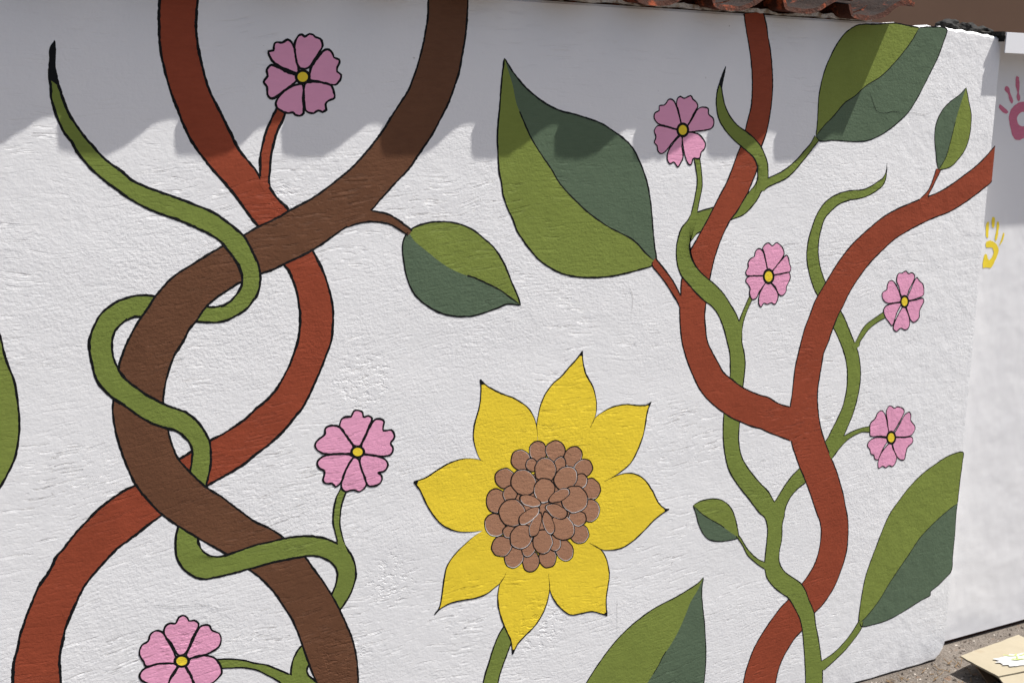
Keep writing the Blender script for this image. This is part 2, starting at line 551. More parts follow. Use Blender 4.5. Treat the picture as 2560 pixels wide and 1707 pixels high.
# ------------------------------------------------------------------ the traced mural, in tenths of millimetres on the wall face (x, height)
VINES = [
    ('painted_vine', 'terracotta red painted vine looping behind the brown one', 'red', [2, 2, 2, 2, 2], 7.2,
     "6896,19427 6906,19240 6887,18883 6884,18525 6904,18230 6951,17976 7029,17658 7108,17380 7232,17058 7335,16776 7463,16513 7615,16271 7924,15873 8150,15623 8377,15347 8607,15022 8817,14740 8876,14680|9424,13851 9533,13703 9630,13483 9703,13264 9750,13021 9781,12777 9784,12535 9729,12130 9665,11965 9561,11680 9433,11447 9280,11191 9128,11010 8952,10856 8753,10718 8529,10534 8258,10369 7990,10230 7749,10137 7271,9905 7058,9799|6116,9349 5900,9272 5649,9141 5332,8927 5105,8715 4924,8554 4742,8347 4606,8181 4472,8062 4377,7866 4240,7654 4081,7446 3963,7184 3845,6923 3748,6657 3675,6458 3620,6183 3547,5984 3514,5751 3490,5473 3468,5160",
     "7693,19473 7677,19282 7644,19026 7629,18684 7656,18428 7705,18129 7786,17785 7892,17461 8022,17200 8176,16893 8309,16627 8466,16314 8835,15864 8928,15703 9022,15611 9121,15517 9307,15260 9548,15022|10086,14119 10211,13886 10336,13639 10412,13418 10488,13171 10538,12923 10558,12653 10549,12407 10509,12070 10404,11806 10273,11495 10116,11161 9986,10900 9830,10642 9624,10415 9419,10189 9240,10035 9013,9863 8737,9698 8437,9489 8068,9315 7679,9146|6653,8612 6348,8440 6045,8234 5699,8025 5514,7863 5283,7638 5052,7390 4912,7175 4792,6932 4673,6690 4575,6444 4509,6167 4442,5889 4426,5625 4437,5260 4456,4932",
     None, None),
    ('painted_vine', 'dark brown painted vine crossing over the red one', 'brown', [3, 3, 3, 3, 3], 6,
     "12822,19774 12824,19565 12823,19215 12765,18862 12702,18554 12598,18197 12494,17910 12363,17599 12179,17335 11970,17048 11787,16762 11578,16500 11371,16263 11138,16027 10932,15844 10651,15635 10422,15473 10195,15324 9919,15177 9572,15009 9302,14865 8864,14681 8551,14517 8099,14304 7746,14123 7397,13922 7097,13754 6912,13605 6750,13432 6588,13238 6425,12998 6263,12782 6052,12416 5957,12196 5871,11941|5724,11210 5704,10958 5728,10701 5764,10465 5821,10225 5900,9934 6002,9637 6116,9361 6299,9072 6586,8693 6948,8347 7365,8011 7719,7742 8031,7501|8692,6916 8891,6700 9142,6369 9345,6016 9523,5691 9652,5373 9754,5058 9832,4800 9936,4481 10041,4186 10120,3982 10226,3596",
     "13826,19833 13816,19620 13797,19144 13762,18785 13686,18375 13609,17988 13503,17696 13370,17355 13182,17014 12968,16648 12753,16357 12592,16139 12351,15830 12111,15615 11846,15353 11635,15139 11464,14962 10904,14628 10595,14446 10238,14220 9860,14033 9411,13851 9165,13745 8897,13675 8462,13522 8198,13373 7912,13203 7698,13031 7482,12743 7340,12590 7195,12327 7028,12085 6931,11883 6856,11657 6793,11429 6748,11082|6822,10484 6873,10240 6947,9993 7034,9790 7169,9604 7398,9331 7630,9079 7937,8839 8345,8456 8711,8138 9036,7935 9364,7653|9851,7131 10059,6807 10296,6448 10509,6062 10698,5677 10861,5293 10998,4938 11095,4533 11136,4221 11159,3749 11150,3382",
     None, None),
    ('painted_vine', 'olive green painted vine coiling around the brown one', 'green', [5, 2.5, 5, 2.5, 5, 2.5, 2.5], 6.6,
     "4882,18382 4810,18216 4781,17910 4760,17664 4773,17500 4774,17295 4824,17068 4895,16841 4987,16633 5122,16445 5217,16255 5394,16021 5494,15896 5738,15679 5965,15503 6216,15313 6515,15142 6819,15001 7128,14892 7485,14724 7757,14591 7985,14446 8122,14303 8306,14065 8420,13874 8488,13684 8497,13497 8435,13360 8313,13203 8168,13083 7978,13025 7768,13026|6613,13327 6282,13358 5929,13278 5708,13157 5553,13033 5440,12862 5347,12668 5296,12475 5297,12228 5340,11953 5376,11769 5455,11580 5579,11408 5726,11256 5962,11070 6199,10859 6508,10638 6777,10513 7005,10416 7164,10278 7276,10121 7331,9946 7313,9706 7272,9494|6994,8328 6929,8093 6910,7800 6939,7598 7017,7411 7155,7237 7342,7079 7533,7015 7727,7011 8071,7026 8419,7067 8669,7087 9076,7133 9461,7145 9799,7153 10088,7118 10326,7012 10513,6861 10620,6683 10632,6494 10591,6315 10510,6143|9781,5039 9647,4893 9553,4725 9498,4522 9478,4338 9427,4052 9398,3788",
     "4893,18362 4882,18158 4861,17912 4883,17729 4907,17586 4959,17401 5030,17154 5103,16968 5218,16781 5374,16550 5513,16381 5672,16190 5835,16039 6043,15891 6230,15716 6485,15581 6767,15467 7096,15350 7497,15185 7882,15018 8157,14829 8387,14638 8550,14494 8666,14282 8782,14044 8851,13877 8892,13664 8881,13429 8817,13220 8743,13130 8620,12972 8425,12843 8185,12730 7947,12687 7713,12704 7470,12732|6311,12915 6135,12904 5956,12804 5843,12699 5773,12569 5747,12440 5741,12259 5767,12075 5846,11863 5982,11645 6196,11440 6414,11256 6747,11035 6973,10917 7201,10810 7406,10633 7543,10450 7657,10244 7712,10093 7731,9848 7712,9533 7658,9296 7606,9095|7411,7941 7431,7789 7524,7636 7690,7521 7884,7476 8080,7493 8328,7541 8703,7606 9032,7629 9364,7653 9725,7647 10039,7597 10355,7494 10654,7327 10783,7293 10891,7142 11027,6907 11095,6627 11095,6412 11027,6182 10917,5960 10711,5702|9884,4681 9936,4535 9876,4385 9902,4244 10040,4091 10282,3858 10499,3533",
     None, None),
    ('painted_vine', 'terracotta red painted trunk with a bough reaching the wall edge', 'red', [2, 2, 2, 2, 2], 5,
     "31721,16381 31230,15964 30839,15710 30273,15403 29839,15186 29448,15034 29033,14915 28706,14843 28234,14712 27769,14567 27273,14363 26832,14097 26476,13862 26125,13598 25822,13303 25526,12948 25308,12652 25091,12356 24912,12090 24780,11760 24613,11370 24507,10983 24433,10679 24347,10282 24319,9910 24296,9474 24265,9131|24337,8618 24390,8151 24446,7969 24596,7662 24770,7318 24940,7036 25114,6720 25317,6331 25552,5841 25705,5564 25790,5251 25790,4882 25735,4555 25633,4269 25444,3998 25192,3739|24700,3341 24386,3115 24156,2890 23966,2693 23704,2376 23484,2052 23312,1651 23214,1336 23175,1047 23188,596",
     "31722,15351 31683,15287 31350,15097 30952,14877 30510,14660 29980,14448 29402,14303 28836,14129 28281,13925 27821,13721 27376,13424 26978,13128 26668,12830 26402,12531 26144,12171 26003,11898 25857,11689 25719,11385 25585,11050 25537,10902 25382,10569 25335,10195 25284,9852 25254,9506 25287,9152|25365,8760 25483,8393 25668,7984 25821,7705 26025,7352 26231,6996 26395,6643 26564,6253 26718,5794 26778,5636 26853,5321 26888,4976 26889,4533 26815,4169 26677,3781 26494,3402 26261,3101 26021,2871 25776,2712|25324,2252 25064,2065 24832,1804 24644,1536 24502,1223 24414,768 24409,314",
     None, None),
    ('painted_vine', 'terracotta red painted branch rising to the roof tiles', 'red', [2.5, 2.5, 2.5], 5,
     "21795,19709 21897,19308 22015,18931 22117,18551 22183,18168 22215,17753 22206,17391 22136,17111 22051,16774 21934,16381 21809,16100 21671,15740 21498,15376 21302,15068 21141,14789 20980,14510 20818,14260 20624,13955 20462,13707|20224,12978 20204,12723 20210,12522 20199,12236 20211,12034 20248,11713 20326,11307 20456,10947 20581,10672 20786,10299 20988,9983 21187,9754 21502,9481 21896,9212 22174,9044 22530,8882 22930,8714 23251,8615 23498,8493 23828,8360 24350,8147",
     "22421,19794 22557,19473 22636,19175 22734,18876 22823,18463 22877,18130 22899,17767 22889,17429 22844,17062 22818,16920 22792,16778 22716,16551 22639,16353 22519,15732 22409,15476 22249,15136 22116,14938 21915,14656 21711,14432 21515,14095 21373,13784 21267,13472 21210,13245 21141,12916|21057,12269 21040,11978 21080,11654 21180,11241 21367,10930 21571,10645 21778,10358 22056,10152 22455,9886 22814,9714 23176,9570 23417,9500 23832,9271 24265,9131",
     "24876,7981", "24784,9014"),
    ('painted_vine', 'olive green painted vine twisting around the forked red trunk', 'green', [5, 1, 5, 1, 5], 4.6,
     "21284,18389 21193,18168 21104,17921 21049,17702 21048,17456 21100,17209 21204,16990 21399,16770 21667,16549 21973,16353 22204,16211 22400,16069 22527,15869 22557,15732 22558,15474 22424,15276 22249,15136|21140,14803 20892,14753 20612,14690 20421,14638 20308,14473 20143,14310 20051,14089 19998,13810 20015,13527 20083,13270 20221,13036 20446,12824 20674,12610 20979,12361 21244,12199 21440,12010 21605,11764 21736,11489 21850,11189 21958,10882 21999,10579 22016,10186|21878,9199 21879,8924 21895,8585 21943,8272 22023,7954 22142,7628 22337,7322 22634,6967 22975,6602 23365,6167 23579,5986 23705,5676 23714,5317 23699,4993 23687,4635 23712,4434 23807,4154 24078,3840 24388,3584 24699,3358 24985,2966 25182,2656 25293,2361 25358,2108 25443,1642 25534,1103 25610,499 25652,26",
     "21302,18384 21248,18143 21197,17869 21226,17705 21314,17460 21437,17241 21633,17022 21863,16857 22090,16746 22361,16579 22599,16381 22767,16153 22879,15924 22919,15671 22933,15498 22874,15283 22731,15184 22632,15013 22460,14815 22179,14592 21854,14486|20682,14152 20513,14016 20416,13878 20428,13680 20512,13477 20668,13270 20859,13089 21143,12887 21392,12714 21667,12465 21870,12218 22074,11969 22225,11706 22341,11414 22361,11149 22460,10841 22521,10533 22510,10170 22494,9883|22451,8906 22439,8553 22482,8238 22605,7880 22823,7571 23080,7285 23380,6990 23637,6763 23773,6583 23909,6403 24306,6027 24253,5688 24271,5227 24216,4908 24217,4644 24297,4432 24502,4197 24813,3975 25127,3751 25318,3514 25473,3214 25626,2946 25758,2681 25831,2357 25952,1987 26080,1544 26189,1084 26262,769 26302,344 26347,-135",
     None, None),
    ('painted_vine', 'olive green painted tendril curling behind the red bough', 'green', [1, 1, 1, 1, 6], 4.6,
     "27275,15894 27287,15711 27190,15504 26991,15384 26749,15266 26424,15165 26092,15155 25805,15130 25485,15061 25172,14932 24947,14757 24768,14523 24636,14227 24528,13871 24488,13572 24511,13270 24613,12932 24740,12651 24884,12399 25044,12205|25687,11293 25880,11027 25979,10868 26132,10603 26267,10305 26359,9945 26385,9556 26353,9237 26259,8890 26116,8614 25933,8310 25711,7978|24773,7285 24502,7095 24276,6867 24092,6635 23917,6402",
     "27284,15894 27301,15665 27283,15442 27175,15259 26935,15110 26652,14993 26324,14923 25954,14885 25554,14773 25248,14570 25062,14395 24966,14127 24910,13857 24898,13556 24970,13219 25077,12939 25273,12592|25934,11746 26129,11482 26331,11152 26534,10825 26715,10523 26838,10159 26894,9832 26891,9443 26822,9059 26710,8680 26569,8368 26407,8043 26213,7624 25977,7407|25042,6827 24744,6673 24514,6478 24352,6209 24306,6027",
     "23764,6198", "24119,5821"),
    ('painted_stem', 'terracotta red stem below the uppermost left blossom', 'red', [6], 6.6,
     "9307,17175 9184,16925 9074,16698 8986,16404 8935,16177 8925,15863 8928,15699",
     "9503,17110 9448,16928 9350,16768 9275,16586 9212,16359 9161,16131 9141,15861 9120,15724 9121,15517",
     "8902,15589", "9019,15427"),
    ('painted_stem', 'brown stem between the brown vine and the drooping leaf', 'brown', [6], 5.4,
     "12377,14372 12295,14424 12091,14554 11903,14646 11531,14711 11268,14701 11060,14659 10904,14623",
     "12477,14475 12416,14531 12307,14609 12144,14724 11848,14879 11464,14955",
     "10840,14726", "11372,15024"),
    ('painted_stem', 'terracotta red stem holding the largest leaf', 'red', [6], 5,
     "19251,13455 19246,13366 19446,13160 19704,12892 19892,12655 20082,12415 20199,12236",
     "19348,13557 19393,13499 19649,13248 19909,12967 20100,12700 20210,12522",
     "20379,12196", "20355,12571"),
    ('painted_stem', 'green stem below the lower left blossom', 'green', [6], 5,
     "10733,8649 10626,8456 10572,8256 10544,8082 10538,7832 10596,7560 10654,7327",
     "10867,8565 10786,8355 10745,8230 10718,8056 10704,7754 10757,7508 10816,7287",
     "10662,7167", "10886,7103"),
    ('painted_stem', 'green stem of the lowest pink blossom', 'green', [6], 4.6,
     "7816,4861 8102,4812 8378,4752 8656,4639 8910,4463 9167,4259 9322,4076",
     "7759,5082 8081,5026 8406,4917 8658,4797 8914,4702 9171,4539 9478,4332",
     "9425,3890", "9693,4182"),
    ('painted_stem', 'green stem of the blossom half under the tile shadow', 'green', [6], 4,
     "20409,16106 20508,15752 20561,15473 20516,15084 20433,14722 20421,14638",
     "20598,16105 20678,15750 20728,15360 20677,15053 20612,14690",
     "20342,14500", "20587,14522"),
    ('painted_stem', 'green stem of the blossom beside the red fork', 'green', [6], 3.8,
     "22550,12413 22402,12125 22303,11924 22225,11706",
     "22669,12347 22487,12001 22376,11711 22339,11444",
     "22098,11641", "22215,11334"),
    ('painted_stem', 'green stem of the big leaf under the tile row', 'green', [6], 4.2,
     "24492,16658 24354,16439 24138,16236 23886,16004 23447,15723 22930,15527 22912,15513",
     "24643,16512 24480,16352 24266,16119 24086,15945 23853,15719 23543,15505 22949,15296 22806,15197",
     "22708,15472", "22578,15216"),
    ('painted_stem', 'thin red twig of the small upright leaf', 'red', [6], 3.8,
     "29294,15723 29178,15385 29032,15104 28706,14843",
     "29500,15706 29351,15446 29164,15134 29033,14915",
     "28771,14668", "29124,14724"),
    ('painted_stem', 'green stem of the upper far right blossom', 'green', [6], 3.6,
     "27617,11620 27285,11466 26957,11297 26764,11088 26599,10820",
     "27703,11438 27346,11302 27061,11130 26867,10921 26771,10807 26754,10680",
     "26458,10736", "26560,10568"),
    ('painted_stem', 'green stem of the lower far right blossom', 'green', [6], 3.6,
     "27435,8222 27106,8209 26806,8161 26595,8103 26407,8043",
     "27432,8040 27120,8076 26821,8011 26572,7909 26370,7769 26173,7596 25977,7407",
     "26174,8021", "25877,7567"),
    ('painted_stem', 'green stem of the leaf cut by the wall edge', 'green', [6], 3.8,
     "27649,2121 27577,2029 27368,1771 27079,1512 26659,1247 26189,1084",
     "27805,2019 27770,1831 27525,1562 27193,1276 26813,1038 26328,772",
     "26013,1086", "26124,834"),
    ('painted_stem', 'green stem of the small two tone leaf', 'green', [6], 3.8,
     "22571,5603 22622,5541 22839,5265 23019,4976 23234,4778 23491,4571 23724,4425",
     "22664,5608 22741,5522 22962,5212 23221,4943 23434,4776 23687,4635",
     "23930,4396", "23914,4596"),
    ('painted_stem', 'green stem of the yellow sunflower', 'green', [6], 5,
     "15204,4519 15128,4402 14991,4210 14841,3889 14724,3532 14606,3175 14563,2983 14493,2609",
     "15468,4173 15363,3928 15228,3601 15108,3301 15005,2967 14969,2499",
     None, None),
]
LEAVES = [
    ('big pointed painted leaf, light green left and dark green right', 'leaf', 'dark', 0.18, 1, 5.5,
     "14789,18376 14753,18093 14719,17723 14699,17353 14665,16980 14645,16606 14669,16231 14708,15807 14773,15554 14840,15222 14966,14912 15090,14703 15249,14362 15437,14121 15625,13904 15846,13684 16161,13471 16511,13306 16990,13188 17507,13148 17965,13151 18459,13209 18893,13285 19263,13365 19308,13480",
     "14789,18376 14999,18100 15180,17907 15391,17714 15634,17543 15970,17348 16370,17201 16742,17129 17152,17031 17536,16918 17798,16789 18062,16645 18348,16461 18538,16274 18682,16060 18847,15768 18980,15468 19062,15195 19127,14920 19178,14617 19231,14256 19306,13837 19374,13528 19308,13480",
     "14789,18376 14898,18097 15022,17780 15136,17360 15261,17111 15418,16811 15637,16457 15920,16099 16175,15793 16337,15558 16594,15293 16918,15023 17246,14763 17775,14440 18143,14265 18515,14102 18758,13942 19006,13711 19308,13480"),
    ('drooping painted leaf on the brown stem', 'leaf', 'dark', 0.52, 1, 5.2,
     "12390,14458 12457,14518 12662,14598 12937,14652 13215,14661 13497,14635 13782,14563 14100,14413 14366,14213 14574,14050 14756,13836 14942,13542 15132,13139 15260,12894 15396,12589",
     "12390,14458 12322,14386 12256,14240 12244,13993 12287,13717 12343,13465 12441,13209 12567,13000 12736,12837 13018,12641 13360,12490 13733,12419 14111,12414 14462,12483 14787,12567 14995,12633 15396,12589",
     "12390,14458 12528,14255 12722,14098 12946,13926 13172,13752 13457,13574 13802,13416 14093,13324 14477,13148 14837,12971 15081,12799 15396,12589"),
    ('large painted leaf cut off by the roof tiles', 'leaf', 'dark', 0, 1, 4.4,
     "24532,16643 24551,17079 24537,17656 24597,18060 24685,18377 24815,18667 25018,19017 25230,19282 25451,19463 25797,19616 26485,19667 27143,19727 27741,19681 28121,19654",
     "24532,16643 24663,16512 25180,16528 25914,16494 26408,16516 26814,16622 27217,16804 27617,17049 27973,17326 28237,17663 28495,18063 28750,18493 28933,18802 29137,19293 29224,19658 28603,19690 28121,19654",
     "24532,16643 24821,16936 25118,17172 25484,17528 25869,17739 26250,18011 26801,18290 27264,18658 27646,19027 27910,19333 28121,19654"),
    ('small upright painted leaf near the wall edge', 'dark', 'leaf', 0, 0.6, 3.6,
     "29389,15685 29297,15880 29213,16194 29121,16567 29105,16877 29182,17156 29372,17436 29659,17657 29998,17849 30246,18056",
     "29389,15685 29457,15684 29901,15781 30152,15970 30397,16222 30541,16539 30587,16887 30555,17296 30385,17701 30246,18056",
     "29389,15685 29640,16035 29770,16443 29858,16820 29947,17195 30076,17602 30246,18056"),
    ('tall painted leaf cut off at the wall edge', 'leaf', 'dark', 0, 1, 3.8,
     "27649,2033 27608,2076 27629,2530 27673,2978 27740,3420 27842,3751 27985,4109 28167,4531 28350,4952 28579,5367 28909,5714 29329,6104 29852,6450 30394,6692 30902,6872 31580,6922 31597,6608 31567,6080 31551,5261",
     "27649,2033 27766,1875 28227,1847 28783,1862 29289,1961 29751,2089 30262,2246 30688,2349 30675,2461 30999,2621 31366,2848 31567,3032 31555,3509 31560,4235 31531,4961 31551,5261",
     "27649,2033 27833,2102 28130,2328 28463,2655 28830,3120 29163,3486 29542,3883 29962,4346 30448,4696 31038,5035 31551,5261"),
    ('smallest painted leaf left of the twisting vine', 'leaf', 'dark', 0.3, 1, 3.8,
     "22682,5531 22551,5983 22409,6322 22238,6550 21995,6727 21722,6813 21456,6836 21194,6811 20983,6734",
     "22682,5531 22234,5517 21845,5570 21571,5678 21368,5883 21197,6191 21105,6454 20983,6734",
     "22682,5531 22333,5762 22007,6003 21649,6216 21292,6457 20983,6734"),
    ('pointed painted leaf to the lower right of the sunflower', 'leaf', 'dark', 0.6, 0.8, 4.2,
     "21484,4583 21273,4429 20905,4289 20502,4158 20102,4060 19671,3922 19318,3756 19005,3584 18662,3341 18357,3062 18090,2777 17892,2540 17695,2279 17468,1920",
     "21484,4583 21448,4190 21509,3729 21598,3260 21669,2758 21717,2323 21731,1827 21702,1378 21613,961",
     "21484,4583 21287,4219 21077,3939 20945,3645 20778,3293 20608,3007 20400,2729 20225,2541 20056,2257 19711,1826 19400,1473"),
    ('plain green painted leaf to the left of the coiling vines', 'leaf', 'dark', 0, 1, 5.5,
     "2995,13224 3341,13137 3510,12975 3616,12709 3678,12361 3727,12139 3798,11936 3848,11711 3867,11488 3885,11220 3890,10996 3872,10753 3841,10532 3790,10313 3719,10120 3617,9930 3506,9742 3374,9557 3207,9445",
     "2995,13224 2804,12919 2727,12247 2698,11388 2747,10509 2906,9824 3207,9445",
     "2995,13224 3029,12796 3084,12001 3104,10907 3156,10013 3207,9445"),
]
BLOSSOMS = [
    ('uppermost pink painted blossom with thick outlines', 5.6,
     "10005,17826 9989,17775 9946,17736 9887,17721 9829,17733 9787,17770 9772,17820 9788,17871 9831,17909 9889,17925 9948,17913 9990,17877",
     [
      "9810,18019 9728,18330 9718,18508 9804,18668 9877,18693 9937,18651 10047,18712 10132,18704 10180,18650 10290,18621 10339,18533 10326,18442 10214,18280 10017,18014",
      "10065,17982 10214,18212 10363,18375 10486,18403 10561,18337 10598,18248 10710,18206 10722,18138 10672,18045 10671,17953 10759,17887 10733,17772 10633,17678 10458,17685 10260,17737 10051,17766",
      "9941,17684 10112,17722 10310,17716 10533,17652 10595,17516 10607,17401 10456,17330 10406,17260 10418,17145 10331,17098 10232,17131 10132,17072 9985,17093 9936,17161 9914,17434",
      "9880,17660 9889,17388 9899,17069 9813,17011 9715,17033 9667,17078 9546,17065 9331,17153 9284,17265 9358,17401 9479,17516 9673,17633",
      "9759,17748 9479,17538 9262,17377 9166,17364 9108,17441 9098,17597 9029,17696 9113,17821 9103,17954 9199,18045 9341,18005 9532,17921 9760,17838",
      "9785,17895 9532,17966 9248,18102 9155,18243 9144,18321 9251,18347 9264,18469 9312,18515 9443,18509 9563,18580 9646,18528 9705,18396 9751,18152 9797,17974",
     ]),
    ('pink painted blossom half under the tile shadow', 4.4,
     "20147,16777 20134,16715 20088,16670 20024,16654 19957,16670 19907,16714 19886,16775 19900,16836 19945,16881 20009,16898 20075,16882 20126,16838",
     [
      "19985,16898 19861,17248 19783,17408 19808,17556 19890,17603 20013,17560 20215,17631 20289,17551 20398,17472 20457,17365 20346,17200 20141,16872",
      "20160,16858 20318,17091 20478,17311 20650,17354 20793,17315 20819,17179 20968,17071 21002,16933 20932,16823 20758,16780 20479,16751 20167,16736",
      "20152,16709 20448,16696 20629,16601 20763,16436 20737,16298 20637,16215 20610,16077 20524,16050 20401,16065 20340,15913 20253,15914 20137,16107 20051,16381 20020,16599",
      "20002,16613 20018,16354 20068,16107 19976,15916 19911,15848 19783,15972 19665,15932 19574,16028 19580,16218 19706,16408 19933,16626",
      "19896,16667 19703,16462 19511,16245 19378,16186 19274,16246 19232,16381 19144,16462 19187,16596 19128,16757 19238,16878 19544,16840 19856,16761",
      "19870,16802 19509,16867 19235,16932 19111,17051 19121,17185 19251,17253 19245,17360 19411,17389 19538,17525 19675,17500 19786,17355 19906,17060 19950,16898",
     ]),
    ('pink painted blossom between the two red boughs', 4.0,
     "23298,12878 23286,12807 23240,12757 23174,12741 23105,12764 23051,12819 23028,12892 23040,12962 23085,13012 23151,13028 23220,13006 23274,12950",
     [
      "23112,13036 22987,13397 22875,13608 22738,13658 22649,13588 22621,13457 22475,13390 22409,13276 22434,13187 22351,13044 22396,12953 22681,12924 23025,12921",
      "23028,12892 22681,12924 22437,12907 22369,12808 22473,12684 22536,12592 22529,12444 22635,12289 22767,12311 22868,12484 23095,12769",
      "23131,13035 23033,13306 22935,13576 22889,13666 22995,13780 23109,13790 23230,13712 23358,13795 23499,13731 23626,13607 23658,13457 23536,13284 23230,13000",
      "23272,12968 23429,13169 23646,13368 23757,13438 23844,13329 23874,13208 23944,13085 23914,12981 23643,12935 23295,12923",
      "23279,12879 23604,12937 23877,12953 23946,12829 23899,12696 23830,12580 23823,12429 23694,12331 23573,12368 23440,12571 23230,12762",
      "23115,12753 23194,12734 23359,12606 23533,12386 23528,12205 23439,12105 23318,12158 23166,12122 23047,12160 22959,12060 22875,12155 22875,12394 22974,12597",
     ]),
    ('upper of the two far right pink painted blossoms', 4.0,
     "28565,11866 28556,11802 28517,11757 28458,11743 28395,11764 28345,11815 28322,11881 28330,11945 28369,11990 28428,12003 28491,11982 28541,11932",
     [
      "28299,12043 28153,12341 28046,12506 28089,12712 28243,12720 28392,12776 28514,12690 28645,12716 28768,12629 28760,12501 28610,12251 28501,12031",
      "28552,11980 28659,12216 28787,12467 28866,12560 28991,12456 29140,12351 29206,12185 29203,12022 28963,11939 28584,11897",
      "28590,11848 28923,11893 29192,11925 29250,11824 29173,11698 29101,11539 29102,11343 28911,11225 28766,11300 28626,11538 28535,11738",
      "28424,11729 28577,11573 28725,11270 28702,11076 28573,11020 28364,11084 28217,10997 28073,11089 28081,11218 28246,11530",
      "28304,11801 28156,11536 28018,11190 27873,11297 27700,11470 27612,11668 27728,11805 28298,11850",
      "28313,11914 28116,12279 27915,12497 27758,12522 27685,12398 27677,12272 27511,12185 27555,11992 27765,11867 28295,11882",
     ]),
    ('lower of the two far right pink painted blossoms', 4.0,
     "28495,7749 28484,7679 28440,7633 28373,7622 28302,7649 28245,7708 28219,7781 28230,7851 28274,7897 28341,7908 28412,7881 28468,7823",
     [
      "28273,7909 28136,8327 28061,8601 28156,8757 28247,8748 28391,8666 28523,8702 28761,8611 28817,8521 28744,8361 28408,7911",
      "28460,7854 28637,8103 28852,8416 29028,8481 29108,8388 29128,8217 29312,8027 29348,7921 29184,7736 28491,7783",
      "28497,7732 28912,7700 29238,7679 29293,7519 29088,7373 29038,7208 28992,7009 28805,7033 28599,7229 28445,7586",
      "28351,7614 28464,7415 28653,7154 28630,6953 28505,6850 28362,6902 28232,6851 28088,6921 27936,6873 27891,7081 27998,7337",
      "28227,7713 28032,7434 27883,7150 27745,7184 27687,7309 27571,7357 27512,7498 27394,7645 27460,7771 27697,7843 28198,7767",
      "28215,7815 27895,7870 27489,7917 27451,8071 27448,8303 27632,8448 27705,8589 27854,8656 28027,8505 28151,8191 28254,7878",
     ]),
    ('pink painted blossom to the left of the sunflower', 5.4,
     "11267,9436 11250,9388 11206,9358 11145,9352 11084,9373 11040,9415 11024,9466 11040,9513 11085,9543 11145,9549 11206,9528 11250,9487",
     [
      "11056,9617 10869,9870 10711,10093 10751,10266 10844,10307 10977,10305 11057,10424 11191,10423 11271,10363 11285,10259 11406,10272 11501,10210 11447,10061 11326,9817 11204,9599",
      "11231,9570 11353,9814 11488,10082 11570,10164 11706,10162 11802,10086 11775,9947 11789,9880 11982,9871 12066,9757 12053,9654 11970,9559 12040,9419 11986,9294 11792,9266 11544,9323 11286,9407",
      "11245,9348 11544,9310 11820,9197 11904,9042 11821,8908 11655,8890 11752,8798 11739,8668 11629,8591 11409,8608 11327,8803 11205,9132",
      "11043,9334 11164,9267 11232,9050 11327,8776 11355,8615 11191,8494 11056,8552 10948,8554 10840,8543 10747,8647 10760,8853 10868,9098",
      "11016,9363 10868,9072 10734,8779 10600,8693 10521,8782 10362,8804 10297,8890 10337,9090 10207,9184 10155,9318 10261,9432 10524,9463",
      "11016,9441 10682,9469 10366,9496 10183,9595 10106,9731 10185,9848 10342,9957 10356,10082 10474,10145 10711,10080 10869,9844 11043,9567",
     ]),
    ('lowest pink painted blossom, below the loop of the red vine', 4.8,
     "7097,5190 7079,5143 7035,5115 6974,5114 6915,5141 6872,5187 6858,5242 6875,5289 6920,5317 6980,5318 7039,5291 7082,5245",
     [
      "6914,5365 6756,5678 6609,5935 6637,6081 6745,6148 6863,6112 6938,6236 7034,6268 7128,6199 7162,6116 7270,6107 7376,6010 7312,5844 7211,5686 7070,5383",
      "7081,5330 7183,5539 7310,5794 7435,5947 7605,5926 7664,5799 7821,5690 7867,5526 7814,5381 7640,5289 7443,5253 7127,5243",
      "7101,5171 7273,5263 7492,5242 7686,5149 7818,4965 7863,4747 7748,4615 7623,4544 7474,4494 7256,4570 7177,4820 7050,5080",
      "6931,5118 7074,5049 7188,4766 7278,4487 7034,4439 6700,4541 6682,4776 6807,4953",
      "6872,5144 6734,4918 6633,4710 6419,4707 6212,4861 6076,4988 6068,5116 6177,5219 6507,5261",
      "6862,5210 6530,5256 6201,5264 6158,5374 6071,5569 6124,5758 6266,5829 6317,5970 6436,6033 6575,5968 6686,5743 6820,5436",
     ]),
]
